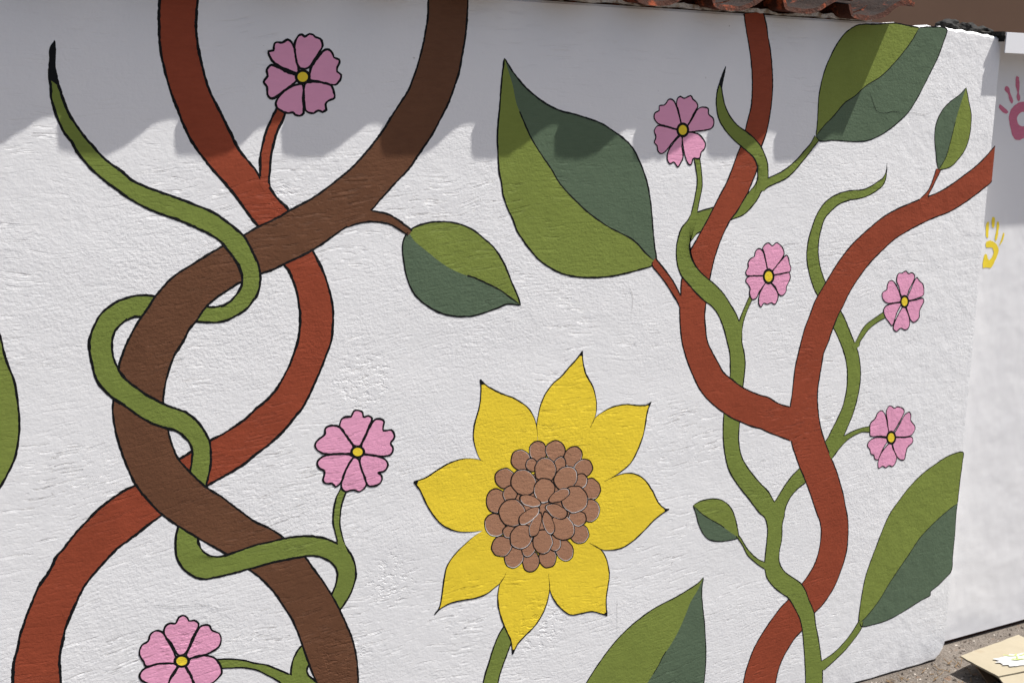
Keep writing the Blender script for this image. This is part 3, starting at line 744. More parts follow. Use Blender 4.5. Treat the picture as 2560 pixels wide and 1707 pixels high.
SUN_PETALS = [
    ("14515,8760 14362,8862 14236,9124 14155,9460 14193,9808 14304,10174 14341,10574 14320,10857", "14320,10857 14442,10725 14685,10567 15022,10398 15208,10325 15458,10177 15681,10002 15844,9763 15931,9503 15974,9135"),
    ("15984,9134 15939,9558 15970,9778 16025,10021 16142,10287 16356,10543 16604,10713 16821,10916 17071,11144 17213,11313", "17213,11313 17237,11047 17349,10701 17560,10372 17673,10049 17702,9761 17652,9524 17477,9186"),
    ("17477,9186 17652,9524 17922,9681 18187,9767 18593,9797 19009,9725 19288,9711 19417,9779", "19417,9779 19314,9562 19262,9216 19193,8871 19038,8506 18844,8206 18543,8009 18207,7862 17889,7779"),
    ("17889,7779 18207,7862 18547,7935 18824,7927 19108,7830 19364,7632 19594,7330 19791,6999 20019,6783 20174,6742", "20174,6742 19954,6658 19675,6502 19332,6235 18989,6017 18679,5901 18367,5892 18019,5964 17531,6268"),
    ("17531,6268 17949,6006 18130,5796 18246,5505 18306,5192 18274,4894 18236,4596 18248,4319 18284,4072", "18284,4072 18099,4164 17818,4279 17476,4299 17137,4320 16861,4523 16619,4808 16477,5102 16434,5405 16391,5707"),
    ("16391,5707 16434,5405 16459,5164 16389,4792 16267,4518 16048,4234 15762,4024 15542,3832 15404,3588", "15404,3588 15346,3961 15211,4254 15060,4606 14956,4975 14934,5269 14989,5577 15110,5728 15214,5969"),
    ("15214,5969 15110,5728 15004,5588 14835,5489 14620,5370 14313,5313 13947,5324 13585,5307 13318,5216 13165,5099", "13165,5099 13288,5236 13331,5369 13385,5725 13425,6026 13510,6319 13715,6564 13981,6772 14220,6929 14476,7043"),
    ("14476,7043 14096,7061 13765,7127 13466,7271 13258,7441 13050,7718 12902,7969 12755,8288 12576,8541", "12576,8541 12895,8605 13182,8742 13472,8867 13794,8934 14061,8927 14362,8848 14515,8760"),
]
FLORETS = [
    (0, "15962,9120 16068,9090 16159,9017 16218,8913 16233,8800 16200,8700 16126,8633 16026,8614 15920,8644 15829,8718 15771,8822 15757,8934 15789,9033 15862,9099"),
    (0, "16555,9057 16665,8996 16743,8900 16773,8787 16748,8680 16673,8601 16564,8565 16442,8580 16331,8641 16255,8738 16226,8850 16251,8956 16325,9034 16433,9071"),
    (0, "17181,8806 17259,8724 17290,8616 17268,8503 17198,8408 17093,8350 16975,8341 16866,8381 16790,8463 16759,8570 16781,8682 16851,8776 16955,8835 17073,8845"),
    (0, "17566,8387 17622,8293 17628,8192 17582,8103 17493,8043 17380,8025 17265,8053 17170,8119 17115,8212 17109,8313 17155,8401 17243,8461 17355,8479 17471,8453"),
    (0, "17878,7713 17901,7592 17869,7487 17789,7419 17677,7402 17555,7439 17447,7522 17375,7635 17353,7755 17385,7859 17464,7926 17575,7944 17697,7909 17805,7826"),
    (0, "17899,7014 17859,6898 17772,6819 17655,6792 17531,6824 17425,6907 17358,7025 17342,7154 17381,7269 17467,7348 17584,7375 17707,7345 17814,7263 17882,7145"),
    (0, "17540,6312 17442,6259 17316,6256 17187,6305 17080,6394 17016,6507 17008,6621 17057,6713 17153,6767 17278,6770 17407,6723 17515,6634 17580,6520 17589,6405"),
    (0, "17011,5856 16900,5860 16781,5919 16678,6023 16612,6150 16594,6275 16629,6374 16710,6428 16820,6426 16939,6367 17042,6264 17110,6136 17128,6010 17093,5910"),
    (0, "16401,5754 16289,5789 16193,5866 16132,5971 16117,6083 16152,6179 16229,6241 16333,6257 16445,6223 16542,6146 16604,6041 16619,5929 16584,5832 16506,5769"),
    (0, "15823,5749 15728,5810 15662,5906 15637,6020 15660,6129 15724,6210 15819,6250 15924,6238 16020,6179 16087,6082 16112,5968 16090,5859 16024,5776 15929,5737"),
    (0, "15240,5987 15158,6072 15119,6182 15131,6295 15191,6390 15288,6447 15403,6456 15513,6414 15596,6329 15636,6219 15624,6105 15563,6009 15465,5952 15349,5944"),
    (0, "14812,6390 14747,6494 14734,6607 14776,6708 14863,6776 14979,6798 15102,6770 15207,6697 15273,6592 15286,6478 15245,6376 15156,6308 15039,6287 14916,6316"),
    (0, "14555,7075 14525,7206 14549,7321 14625,7400 14736,7426 14862,7394 14977,7310 15059,7191 15090,7060 15066,6943 14989,6864 14876,6838 14750,6871 14636,6956"),
    (0, "14548,7810 14583,7929 14663,8013 14773,8046 14891,8020 14994,7941 15061,7823 15078,7691 15043,7571 14961,7486 14850,7455 14732,7482 14630,7562 14564,7679"),
    (0, "14837,8460 14923,8520 15036,8535 15153,8502 15253,8428 15313,8326 15324,8217 15281,8124 15194,8063 15080,8049 14963,8083 14864,8158 14804,8259 14795,8367"),
    (0, "15365,8953 15477,8960 15594,8917 15692,8832 15752,8721 15761,8608 15718,8514 15631,8458 15518,8451 15401,8495 15304,8581 15246,8691 15237,8804 15279,8897"),
    (0.5, "15775,8692 15848,8684 15917,8646 15968,8585 15991,8514 15981,8447 15941,8396 15877,8373 15804,8381 15736,8420 15685,8480 15663,8551 15673,8618 15713,8668"),
    (0.5, "16720,8616 16777,8567 16806,8493 16802,8409 16765,8331 16704,8275 16629,8252 16557,8267 16501,8316 16472,8389 16476,8473 16513,8551 16574,8606 16648,8630"),
    (0.5, "17463,8004 17489,7929 17469,7852 17407,7787 17315,7747 17212,7741 17118,7769 17052,7826 17026,7901 17046,7978 17108,8043 17199,8082 17302,8089 17396,8061"),
    (0.5, "17472,6821 17418,6761 17328,6736 17219,6751 17113,6802 17032,6880 16990,6968 16997,7050 17050,7110 17140,7135 17248,7121 17354,7071 17436,6993 17478,6904"),
    (0.5, "16616,6178 16533,6191 16452,6243 16389,6323 16357,6416 16362,6502 16402,6566 16471,6595 16554,6583 16635,6532 16699,6452 16731,6359 16726,6271 16685,6207"),
    (0.5, "15723,6179 15652,6233 15608,6312 15600,6400 15629,6481 15689,6538 15769,6561 15853,6543 15924,6490 15968,6411 15977,6322 15948,6240 15887,6183 15807,6161"),
    (0.5, "15075,6820 15044,6885 15045,6952 15080,7008 15140,7042 15215,7048 15288,7024 15347,6975 15378,6910 15376,6843 15342,6786 15281,6752 15206,6746 15133,6771"),
    (0.5, "15042,7955 15087,8024 15158,8064 15240,8067 15317,8033 15374,7968 15399,7885 15387,7800 15341,7730 15270,7690 15188,7687 15111,7722 15055,7787 15030,7870"),
    (2, "16235,8659 16364,8604 16465,8497 16518,8361 16511,8222 16446,8108 16336,8042 16204,8038 16075,8095 15975,8202 15924,8337 15931,8475 15995,8588 16103,8654"),
    (2, "15359,8398 15490,8438 15644,8414 15790,8330 15900,8203 15951,8057 15933,7922 15849,7826 15717,7787 15562,7812 15416,7898 15308,8025 15258,8169 15276,8302"),
    (2, "17069,8267 17150,8155 17169,8023 17122,7897 17018,7802 16878,7757 16730,7771 16604,7841 16524,7952 16505,8083 16552,8208 16655,8303 16794,8348 16941,8335"),
    (2, "17503,7463 17501,7312 17423,7189 17284,7120 17114,7119 16946,7185 16813,7305 16741,7454 16744,7604 16821,7725 16957,7794 17126,7797 17294,7733 17429,7614"),
    (2, "17039,6459 16906,6422 16747,6452 16595,6543 16479,6677 16422,6826 16435,6962 16515,7058 16647,7096 16804,7067 16957,6978 17075,6845 17133,6694 17121,6556"),
    (2, "16216,6163 16096,6213 15998,6313 15942,6444 15938,6580 15986,6694 16078,6763 16196,6775 16316,6726 16414,6626 16472,6494 16476,6357 16427,6243 16334,6173"),
    (2, "15377,6471 15286,6579 15251,6712 15278,6843 15364,6948 15490,7005 15632,7004 15762,6943 15855,6835 15891,6702 15863,6569 15777,6463 15649,6407 15507,6409"),
    (2, "14947,7352 14938,7503 14997,7629 15113,7706 15264,7719 15419,7664 15549,7552 15627,7404 15638,7251 15578,7124 15460,7046 15308,7035 15152,7092 15023,7205"),
    (3, "16234,8119 16376,8056 16474,7948 16507,7816 16475,7686 16395,7580 16290,7519 16180,7515 16075,7571 15987,7677 15930,7814 15921,7953 15975,8063 16087,8122"),
    (3, "16929,7720 16942,7646 16894,7572 16794,7512 16666,7477 16537,7468 16434,7483 16378,7521 16376,7578 16426,7648 16517,7719 16634,7772 16756,7793 16862,7774"),
    (3, "16891,7063 16827,7012 16719,7007 16589,7052 16461,7133 16358,7229 16298,7317 16294,7383 16348,7417 16453,7417 16588,7386 16726,7324 16836,7240 16895,7146"),
    (3, "16462,6659 16385,6679 16307,6753 16245,6866 16208,6995 16198,7114 16213,7199 16252,7234 16312,7212 16385,7139 16459,7028 16516,6901 16538,6782 16519,6696"),
    (3, "15878,6667 15822,6726 15804,6827 15827,6950 15884,7072 15959,7171 16033,7229 16093,7234 16132,7183 16147,7084 16135,6956 16097,6825 16033,6720 15955,6664"),
    (3, "15525,7088 15505,7162 15545,7247 15637,7324 15762,7381 15892,7412 15998,7413 16059,7383 16068,7324 16025,7243 15940,7155 15827,7081 15706,7040 15598,7043"),
    (3, "15526,7732 15574,7777 15668,7784 15789,7751 15913,7688 16018,7610 16084,7536 16097,7481 16053,7450 15959,7447 15834,7470 15704,7518 15597,7585 15533,7662"),
]
HANDS = [
    ('pink painted handprint', 'pinkhand', [
      ("33235,18461 33342,18414 33433,18138 33408,17973 33508,17810 33465,17694 33332,17807 33343,17972 33234,18199",),
      ("32787,18140 32912,18126 33040,17933 33197,17706 33150,17623 33019,17736 32916,17930 32754,18025",),
      ("32594,17598 32724,17550 33022,17374 32955,17324 32750,17371 32583,17499",),
      ("33066,17243 33157,17475 33454,17661 33880,17684 34231,17557 34375,17291 34232,16887 33915,16617 33575,16515 33358,16615 33194,16880 33105,17078", "33446,17214 33647,17382 34012,17320 34068,17120 33813,16951 33553,16999",),
      ("33846,18411 33972,18414 34048,18085 34022,17753 33921,17751 33886,18082",),
      ("34354,18092 34487,18062 34446,17827 34282,17557 34198,17606 34313,17858",),
    ]),
    ('yellow painted handprint', 'yellowhand', [
      ("32512,13981 32607,14012 32650,13706 32628,13502 32544,13573",),
      ("32738,14144 32863,14140 32881,13834 32791,13837",),
      ("32983,14001 33074,13998 33103,13690 33041,13419 32960,13456 32997,13728",),
      ("33336,13648 33392,13612 33325,13374 33192,13242 33274,13479",),
      ("32592,13402 32763,13429 32975,13353 33177,13174 33176,13002 33058,12766 32932,12582 32682,12577 32531,12584 32549,12994 32675,12989 32714,12884 32800,12812 32973,13010 32899,13178 32591,13231",),
    ]),
]

# ------------------------------------------------------------------ ground
gb = Buf()
R_ = 80
gb.v = [(-R_, -R_, 0), (R_, -R_, 0), (R_, R_, 0), (-R_, R_, 0)]
gb.f = [(0, 1, 2, 3)]
g = mesh_obj('ground', gb.v, gb.f, 'asphalt', kind='structure', origin=(0, 0, 0))

# ------------------------------------------------------------------ brown building behind the walls
bld = thing('brown_building', 'plain dark brown rendered building standing behind the white walls', 'building', (6, 6, 0))
f = Buf()
box(f, -12, 26, 6, 14, 0, 6.2)
f.build('facade', 'brown_render', bld)
f = Buf()
box(f, -12.4, 26.4, 5.6, 14.4, 6.203, 6.4)
f.build('roof', 'terracotta', bld)
f = Buf()
box(f, -12, 26, 5.97, 5.998, 0.003, 0.5)
f.build('plinth', 'mortar', bld)

# ------------------------------------------------------------------ the painted wall
WALL = thing('painted_wall', 'white plastered wall with a mural of vines, pink blossoms and a sunflower', 'wall', (0.8, 0.1, 0))
X0, X1, TOP = -1.6, 3.162, 1.972
top_pts = [(2.71, 1.974), (2.752, 1.970), (2.809, 1.968), (2.83, 1.974), (2.862, 1.972), (2.911, 1.971), (2.977, 1.967), (3.044, 1.963), (3.114, 1.956), (3.158, 1.952)]
outline = [(X0, 0.0), (2.6, 0.0)]
for i in range(16):
    x = 2.62 + i * 0.031
    outline.append((x, 0.002 + 0.004 * noise.noise((x * 40, 0, 3))))
outline += [(3.118, 0.004), (3.140, 0.018), (3.152, 0.034), (3.160, 0.052)]
for i in range(60):
    z = 0.07 + i * 0.0312
    outline.append((X1 + 0.0018 * noise.noise((z * 14, 3.3, 0)) + 0.0009 * noise.noise((z * 60, 1.3, 0)), z))
tp = []
for a, c in zip(top_pts, top_pts[1:]):
    for q in range(5):
        t = q / 5
        x = a[0] + (c[0] - a[0]) * t
        tp.append((x, a[1] + (c[1] - a[1]) * t + 0.006 * noise.noise((x * 45, 9.0, 0)) + 0.003 * noise.noise((x * 130, 2.0, 0))))
tp.append(top_pts[-1])
outline += tp[::-1]
outline += [(2.69, TOP), (X0, TOP)]
# front face as a mesh of triangles, then sides, a worn arris along the outline, and the back
n = len(outline)
cen = (0.8, 1.0)
vs, fs = [], []
inner = []
for i, p in enumerate(outline):
    a, c = outline[i - 1], outline[(i + 1) % n]
    dx, dz = c[0] - a[0], c[1] - a[1]
    L = math.hypot(dx, dz) or 1
    inner.append((p[0] - dz / L * 0.006, p[1] + dx / L * 0.006))
for p in inner:
    vs.append((p[0], 0.0, p[1]))
for p in outline:
    vs.append((p[0], 0.006, p[1]))
for p in outline:
    vs.append((p[0], 0.22, p[1]))
for t in tessellate_polygon([[Vector((q[0], q[1], 0)) for q in inner]]):
    a, c, d = [inner[i] for i in t]
    cr = (c[0] - a[0]) * (d[1] - a[1]) - (d[0] - a[0]) * (c[1] - a[1])
    fs.append(tuple(t if cr > 0 else t[::-1]))
for i in range(n):
    j = (i + 1) % n
    fs.append((i, n + i, n + j, j))
    fs.append((n + i, 2 * n + i, 2 * n + j, n + j))
fs.append(tuple(2 * n + i for i in range(n))[::-1])
mesh_obj('plaster_face', vs, fs, 'plaster', WALL)

# ---- vines and stems
TIPS = {2: 18, 5: 13, 6: 7}          # tendrils whose tip is solid black, and how far
for vi, (name, label, mat, levels, width, Ls, Rs, capL, capR) in enumerate(VINES):
    L, R = sections(Ls), sections(Rs)
    w = width / 1000.0 * 0.80

    def flat_spline(S):
        flat = [p for s in S for p in s]
        sp = catmull(flat, 0.004)
        cuts, idx = [], 0
        # positions of section ends inside the spline
        pos_, k_ = [0], 0
        n_ = len(flat)
        cnt = 0
        for i in range(n_ - 1):
            cnt += max(2, int(max(dist(flat[i], flat[i + 1]), 1e-6) / 0.004))
            pos_.append(cnt)
        for s in S:
            cuts.append((pos_[idx], pos_[idx + len(s) - 1]))
            idx += len(s)
        return sp, cuts
    sl, cl = flat_spline(L)
    sr, cr_ = flat_spline(R)
    pl, pr, lv = [], [], []
    for si in range(len(L)):
        la = sl[cl[si][0]:cl[si][1] + 1]
        ra = sr[cr_[si][0]:cr_[si][1] + 1]
        ln = max(sum(dist(a, c) for a, c in zip(q, q[1:])) for q in (la, ra))
        m_ = max(6, int(ln / 0.005))
        la, ra = resample(la, m_), resample(ra, m_)
        here = levels[2 * si]
        prev = levels[2 * si - 1] if si > 0 else here
        nxt = levels[2 * si + 1] if si < len(L) - 1 else (1 if (name == 'painted_vine' and False) else here)
        for i in range(m_):
            s_in, s_out = i * 0.005, (m_ - 1 - i) * 0.005
            v = here
            if s_in < 0.03 and prev < here:
                v = prev + (here - prev) * max(0, (s_in - 0.012)) / 0.018
            if s_out < 0.03 and nxt < here:
                v = min(v, nxt + (here - nxt) * max(0, (s_out - 0.012)) / 0.018)
            lv.append(v)
        pl += la
        pr += ra
        if si < len(L) - 1:
            lb = sl[cl[si][1]:cl[si + 1][0] + 1]
            rb = sr[cr_[si][1]:cr_[si + 1][0] + 1]
            lb, rb = resample(lb, 14)[1:-1], resample(rb, 14)[1:-1]
            pl += lb
            pr += rb
            lv += [levels[2 * si + 1]] * len(lb)
    lvj = [x + 0.02 * vi for x in lv]
    ff = Buf()
    for a, c, x in zip(pl, pr, lvj):
        ff.v.append(coat(a, x))
        ff.v.append(coat(c, x))
    for i in range(len(pl) - 1):
        ff.quad((2 * i, 2 * i + 1, 2 * i + 3, 2 * i + 2))
    if capL:
        ca, cc = sections(capL)[0][0], sections(capR)[0][0]
        i = len(ff.v)
        x = lvj[-1] + 0.35                              # a last dab that joins the stem to its parent
        j = max(0, len(pl) - 2)
        ff.v += [coat(pl[-1], x), coat(pr[-1], x), coat(ca, x), coat(cc, x), coat(pl[j], x), coat(pr[j], x)]
        ff.quad((i, i + 1, i + 3, i + 2))
        ff.quad((i + 4, i + 5, i + 1, i))
    part = ff.build(name, mat, WALL, label)
    ink = Buf()
    tap = (0.015, 0.0)
    ink.stroke(pl, [x + 0.3 for x in lvj], w, seed=vi * 2 + 1, taper=tap if name == 'painted_vine' and mat == 'green' else (0, 0))
    ink.stroke(pr, [x + 0.34 for x in lvj], w, seed=vi * 2 + 2, taper=tap if name == 'painted_vine' and mat == 'green' else (0, 0))
    if vi in TIPS:
        # the solid black tip of the long tendril
        q = min(len(pl), TIPS.get(vi, 2))
        for i in range(q - 1):
            i0 = len(ink.v)
            ink.v += [coat(pl[i], lvj[i] + 0.5), coat(pr[i], lvj[i] + 0.5), coat(pl[i + 1], lvj[i + 1] + 0.5), coat(pr[i + 1], lvj[i + 1] + 0.5)]
            ink.quad((i0, i0 + 1, i0 + 3, i0 + 2))
    ink.build('outline', 'ink', part)

# ---- leaves
for li, (label, ma, mb, f0, f1, width, A, B, M) in enumerate(LEAVES):
    a, c, mid = [catmull(sections(s)[0], 0.006) for s in (A, B, M)]
    lev = 5.4 + li * 0.12 if li != 2 else 5.0
    w = width / 1000.0 * 0.80
    ink = Buf()
    ink.stroke(a, lev + 0.6, w, seed=li + 50, taper=(0.006, 0.006))
    ink.stroke(c, lev + 0.64, w, seed=li + 70, taper=(0.006, 0.006))
    ink.stroke(mid, lev + 0.56, w * 0.85, seed=li + 90, taper=(0.01, 0.02), cut=(f0, f1))
    part = ink.build('painted_leaf', 'ink', WALL, label)
    h = Buf()
    h.poly(a + mid[::-1], lev + 0.1)
    h.build('leaf_half', ma, part)
    h = Buf()
    h.poly(c + mid[::-1], lev)
    h.build('leaf_half', mb, part)

# ---- pink blossoms
for bi, (label, width, ring, petals) in enumerate(BLOSSOMS):
    lev = 8.0
    w = width / 1000.0 * 0.88
    rg = catmull(sections(ring)[0], 0.003, closed=True)
    cx = sum(p[0] for p in rg) / len(rg)
    cz = sum(p[1] for p in rg) / len(rg)
    ink = Buf()
    pts = []
    for pi_, s in enumerate(petals):
        q = catmull(sections(s)[0], 0.004, closed=True)
        pts.append(q)
        n_ = len(q)
        # start the closed line next to the flower's centre
        st = min(range(n_), key=lambda i: dist(q[i], (cx, cz)))
        q2 = q[st:] + q[:st + 1]
        ink.stroke(q2, lev + 0.8 + 0.05 * pi_, w, seed=bi * 9 + pi_, closed=True)
    ink.poly([(cx + (p[0] - cx) * 1.55, cz + (p[1] - cz) * 1.55) for p in rg], lev + 1.2)
    part = ink.build('painted_blossom', 'ink', WALL, label)
    for pi_, q in enumerate(pts):
        h = Buf()
        h.poly(q, lev + 0.05 * pi_)
        h.build('petal', 'pink', part)
    h = Buf()
    h.poly(rg, lev + 1.5)
    h.build('flower_centre', 'yellow', part)

# ---- sunflower
ink = Buf()
CX, CZ = None, None
allp = [p for (a, c) in SUN_PETALS for p in sections(a)[0][:1]]
fc = [sections(s)[0] for (l, s) in FLORETS]
allf = [p for q in fc[:16] for p in q]
CX = sum(p[0] for p in allf) / len(allf)
CZ = sum(p[1] for p in allf) / len(allf)
pts = []
for i, (a, c) in enumerate(SUN_PETALS):
    qa, qc = catmull(sections(a)[0], 0.006), catmull(sections(c)[0], 0.006)
    pts.append(qa + qc[1:] + [(CX, CZ)])
    ink.stroke(qa, 8.3 + 0.1 * i, 0.0036, seed=200 + i, taper=(0.10, 0.0), cut=(0.04, 1))
    ink.stroke(qc, 8.34 + 0.1 * i, 0.0036, seed=220 + i, taper=(0.0, 0.10), cut=(0, 0.96))
    # black point at the petal's tip
    tip = qa[-1]
    i0 = len(ink.v)
    ink.v += [coat(tip, 8.5 + 0.1 * i), coat(qa[-3], 8.5 + 0.1 * i), coat(qc[2], 8.5 + 0.1 * i)]
    ink.f.append((i0, i0 + 1, i0 + 2) if ((qa[-3][0] - tip[0]) * (qc[2][1] - tip[1]) - (qc[2][0] - tip[0]) * (qa[-3][1] - tip[1])) > 0 else (i0, i0 + 2, i0 + 1))
disc = catmull([(CX + 0.090 * math.cos(a_ * PI / 8), CZ + 0.092 * math.sin(a_ * PI / 8)) for a_ in range(16)], 0.01, closed=True)
ink.poly([(CX + (p[0] - CX) * 1.03, CZ + (p[1] - CZ) * 1.03) for p in disc], 9.6)
gaps = Buf()
rr = random.Random(3)
flo = []
for i, (l, s) in enumerate(FLORETS):
    q = catmull(sections(s)[0], 0.005, closed=True)
    lev = 10.0 + l * 1.0 + i * 0.12
    mx = sum(p[0] for p in q) / len(q)
    mz = sum(p[1] for p in q) / len(q)
    q = [(p[0] + 0.0024 * noise.noise((p[0] * 60, p[1] * 60, i)), p[1] + 0.0024 * noise.noise((p[0] * 60, p[1] * 60, i + 40))) for p in q]
    r_ = sum(dist(p, (mx, mz)) for p in q) / len(q)
    sc = 1 + 0.0035 / r_
    ink.poly([(mx + (p[0] - mx) * sc, mz + (p[1] - mz) * sc) for p in q], lev)
    sc = 1 + 0.0001 / r_
    ox, oz = rr.uniform(-0.0012, 0.0012), rr.uniform(-0.0016, 0.0006)
    gaps.poly([(mx + ox + (p[0] - mx) * sc, mz + oz + (p[1] - mz) * sc) for p in q], lev + 0.04)
    flo.append((q, lev + 0.08))
sf = ink.build('painted_sunflower', 'ink', WALL, 'large yellow painted sunflower with a brown centre of rounded seeds')
for i, q in enumerate(pts):
    h = Buf()
    h.poly(q, 7.2 + 0.1 * i)
    h.build('petal', 'yellow', sf)
gaps.build('bare_edge', 'bare', sf)
h = Buf()
h.poly(disc, 9.8)
h.build('seed_disc', 'floret', sf)
for q, lev in flo:
    h = Buf()
    h.poly(q, lev)
    h.build('seed', 'floret', sf)

CRACK = sections("26345,17896 26491,17692 26644,17428 26782,17310 27079,17284 27328,17332 27586,17321 27912,17295|27912,17295 28148,17313 28547,17272 28850,17322 29154,17387|18593,4499 18602,4159 18634,3782 18644,3407|18513,12929 18598,12785 18664,12669 18698,12472 18670,12221 18660,12010|6338,6639 6523,6589 6756,6530 6992,6500 7279,6466 7568,6406 7809,6283 8104,6196")
for i, (mat_, wd) in enumerate((('ink', 0.0013), ('grey_line', 0.0011), ('pale_line', 0.0010), ('pale_line', 0.0012), ('pale_line', 0.0010))):
    bf = Buf()
    bf.stroke(catmull(CRACK[i], 0.004), 14.0, wd, seed=300 + i, taper=(0.02, 0.05))
    bf.build('crack', mat_, WALL)

# ------------------------------------------------------------------ clay tiles bedded on the wall top
PROFILE = [(-0.002, 0.034), (0.002, 0.020), (0.008, 0.006), (0.018, 0.0), (0.035, -0.002), (0.065, -0.003), (0.096, -0.001), (0.116, 0.004), (0.134, 0.011),
           (0.152, 0.021), (0.170, 0.031), (0.188, 0.039), (0.204, 0.044), (0.220, 0.045), (0.232, 0.043), (0.240, 0.040)]
THICK = 0.012
STEP = 0.2285


def offset_curve(pr, d):
    out = []
    for i, p in enumerate(pr):
        a, c = pr[max(0, i - 1)], pr[min(len(pr) - 1, i + 1)]
        dx, dz = c[0] - a[0], c[1] - a[1]
        L = math.hypot(dx, dz)
        out.append((p[0] - dz / L * d, p[1] + dx / L * d))
    return out


fine = catmull(PROFILE, 0.006)
upper = offset_curve(fine, THICK)


def tile_mesh(x0, seed, over, zbase):
    rows = 7
    length = 0.34
    slope = math.tan(math.radians(5.5))
    vs, fs = [], []
    nn = len(fine)
    rs = random.Random(seed)
    jz, jx, tw = rs.uniform(-0.003, 0.003), rs.uniform(-0.002, 0.002), rs.uniform(-0.012, 0.012)
    for r in range(rows):
        t = r / (rows - 1)
        y = -over + t * length
        for side, cv in ((0, fine), (1, upper)):
            for i, p in enumerate(cv):
                chip = 0.0
                if r == 0:
                    chip = 0.0012 * noise.noise((i * 0.25, seed * 3.7, side * 0.6)) + (0.002 * noise.noise((i * 0.9, seed, 4)) if side else 0.0)
                e = 0.0022 * noise.noise((p[0] * 35 + seed * 5, y * 25, side))
                dy = 0.0035 if (r == 0 and side == 1) else 0.0
                vs.append((x0 + jx + p[0] + tw * (y + over) * 0.4, y + chip + dy + 0.0042 * min(1.0, max(0.0, p[1]) / 0.042) * (1 if r == 0 else 0), zbase + jz + p[1] + e + (y + over) * slope + tw * (p[0] - 0.1)))
    w_ = 2 * nn

    def idx(r, side, i):
        return r * w_ + side * nn + i
    for r in range(rows - 1):
        for i in range(nn - 1):
            fs.append((idx(r, 0, i), idx(r + 1, 0, i), idx(r + 1, 0, i + 1), idx(r, 0, i + 1)))
            fs.append((idx(r, 1, i), idx(r, 1, i + 1), idx(r + 1, 1, i + 1), idx(r + 1, 1, i)))
        fs.append((idx(r, 0, 0), idx(r, 1, 0), idx(r + 1, 1, 0), idx(r + 1, 0, 0)))
        fs.append((idx(r, 0, nn - 1), idx(r + 1, 0, nn - 1), idx(r + 1, 1, nn - 1), idx(r, 1, nn - 1)))
    for i in range(nn - 1):
        fs.append((idx(0, 0, i), idx(0, 0, i + 1), idx(0, 1, i + 1), idx(0, 1, i)))
        r = rows - 1
        fs.append((idx(r, 0, i), idx(r, 1, i), idx(r, 1, i + 1), idx(r, 0, i + 1)))
    return vs, fs


LAST = 2.478
bed = Buf()
fill = Buf()
for i in range(19):
    x0 = LAST - i * STEP
    tpar = (x0 + 1.6) / 4.1
    over = 0.058 + 0.008 * tpar
    zb = 1.976
    vs, fs = tile_mesh(x0, i + 1, over, zb)
    mesh_obj('roof_tile', vs, fs, 'terracotta', WALL, smooth=False)
    # mortar packed under this tile, following its underside
    m_ = 26
    i0 = len(bed.v)
    f0_ = len(fill.v)
    wdt = STEP if i else 0.150
    for q in range(m_ + 1):
        u = q / m_ * wdt
        # underside height at u
        zz = 0.0
        for a, c in zip(fine, fine[1:]):
            if a[0] <= u <= c[0]:
                zz = a[1] + (c[1] - a[1]) * (u - a[0]) / max(1e-6, c[0] - a[0])
        zz = min(zz, 0.040)
        x = x0 + u
        nz = noise.noise((x * 45, 0, 7.7)) * 0.004 + noise.noise((x * 120, 0, 2.7)) * 0.002
        yb = -0.0015 - 0.003 * abs(noise.noise((x * 30, 4, 0)))
        bed.v.append((x, yb, 1.9755 + nz))
        bed.v.append((x, yb + 0.002, zb + min(zz, 0.004) + 0.006 + nz))
        bed.v.append((x, 0.21, 1.9735))
        bed.v.append((x, 0.21, zb + min(zz, 0.004) + 0.006))
        fill.v.append((x, 0.022 + nz, zb - 0.004))
        fill.v.append((x, 0.022 + nz, zb + zz + 0.022))
    for q in range(m_):
        fill.f.append((f0_ + 2 * q, f0_ + 2 * q + 2, f0_ + 2 * q + 3, f0_ + 2 * q + 1))
        a = i0 + 4 * q
        bed.f += [(a, a + 4, a + 5, a + 1), (a + 1, a + 5, a + 7, a + 3), (a + 2, a + 3, a + 7, a + 6), (a, a + 2, a + 6, a + 4)]
    bed.f.append((i0 + 4 * m_, i0 + 4 * m_ + 2, i0 + 4 * m_ + 3, i0 + 4 * m_ + 1))
bed.build('mortar_bed', 'mortar', WALL)
fill.build('tile_filling', 'terracotta', WALL)

# ------------------------------------------------------------------ neighbouring smooth white wall with handprints
SIDE = thing('boarded_wall', 'smooth white wall with handprints beyond the end of the mural wall', 'wall', (4.6, 0.1, 0))
f = Buf()
box(f, 3.170, 7.2, 0.07, 0.20, 0.016, 1.952)
f.build('board', 'board', SIDE)
f = Buf()
box(f, 3.172, 7.2, 0.082, 0.19, -0.02, 0.015)
f.build('footing', 'dark_gap', SIDE)
f = Buf()
box(f, 3.150, 7.3, -0.022, -0.019, 1.908, 1.9665)
box(f, 3.150, 7.3, -0.0188, 0.235, 1.964, 1.967)
box(f, 3.150, 7.3, 0.2352, 0.238, 1.908, 1.967)
f.build('coping', 'white_metal', SIDE)
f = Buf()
box(f, 3.134, 3.149, -0.0165, 0.20, 1.9565, 1.9685)  # dark boxes added as painted shade for the coping's hollow left end
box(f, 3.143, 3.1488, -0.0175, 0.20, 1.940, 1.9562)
f.build('coping_end_shade', 'dark_shard_and_shade', SIDE)
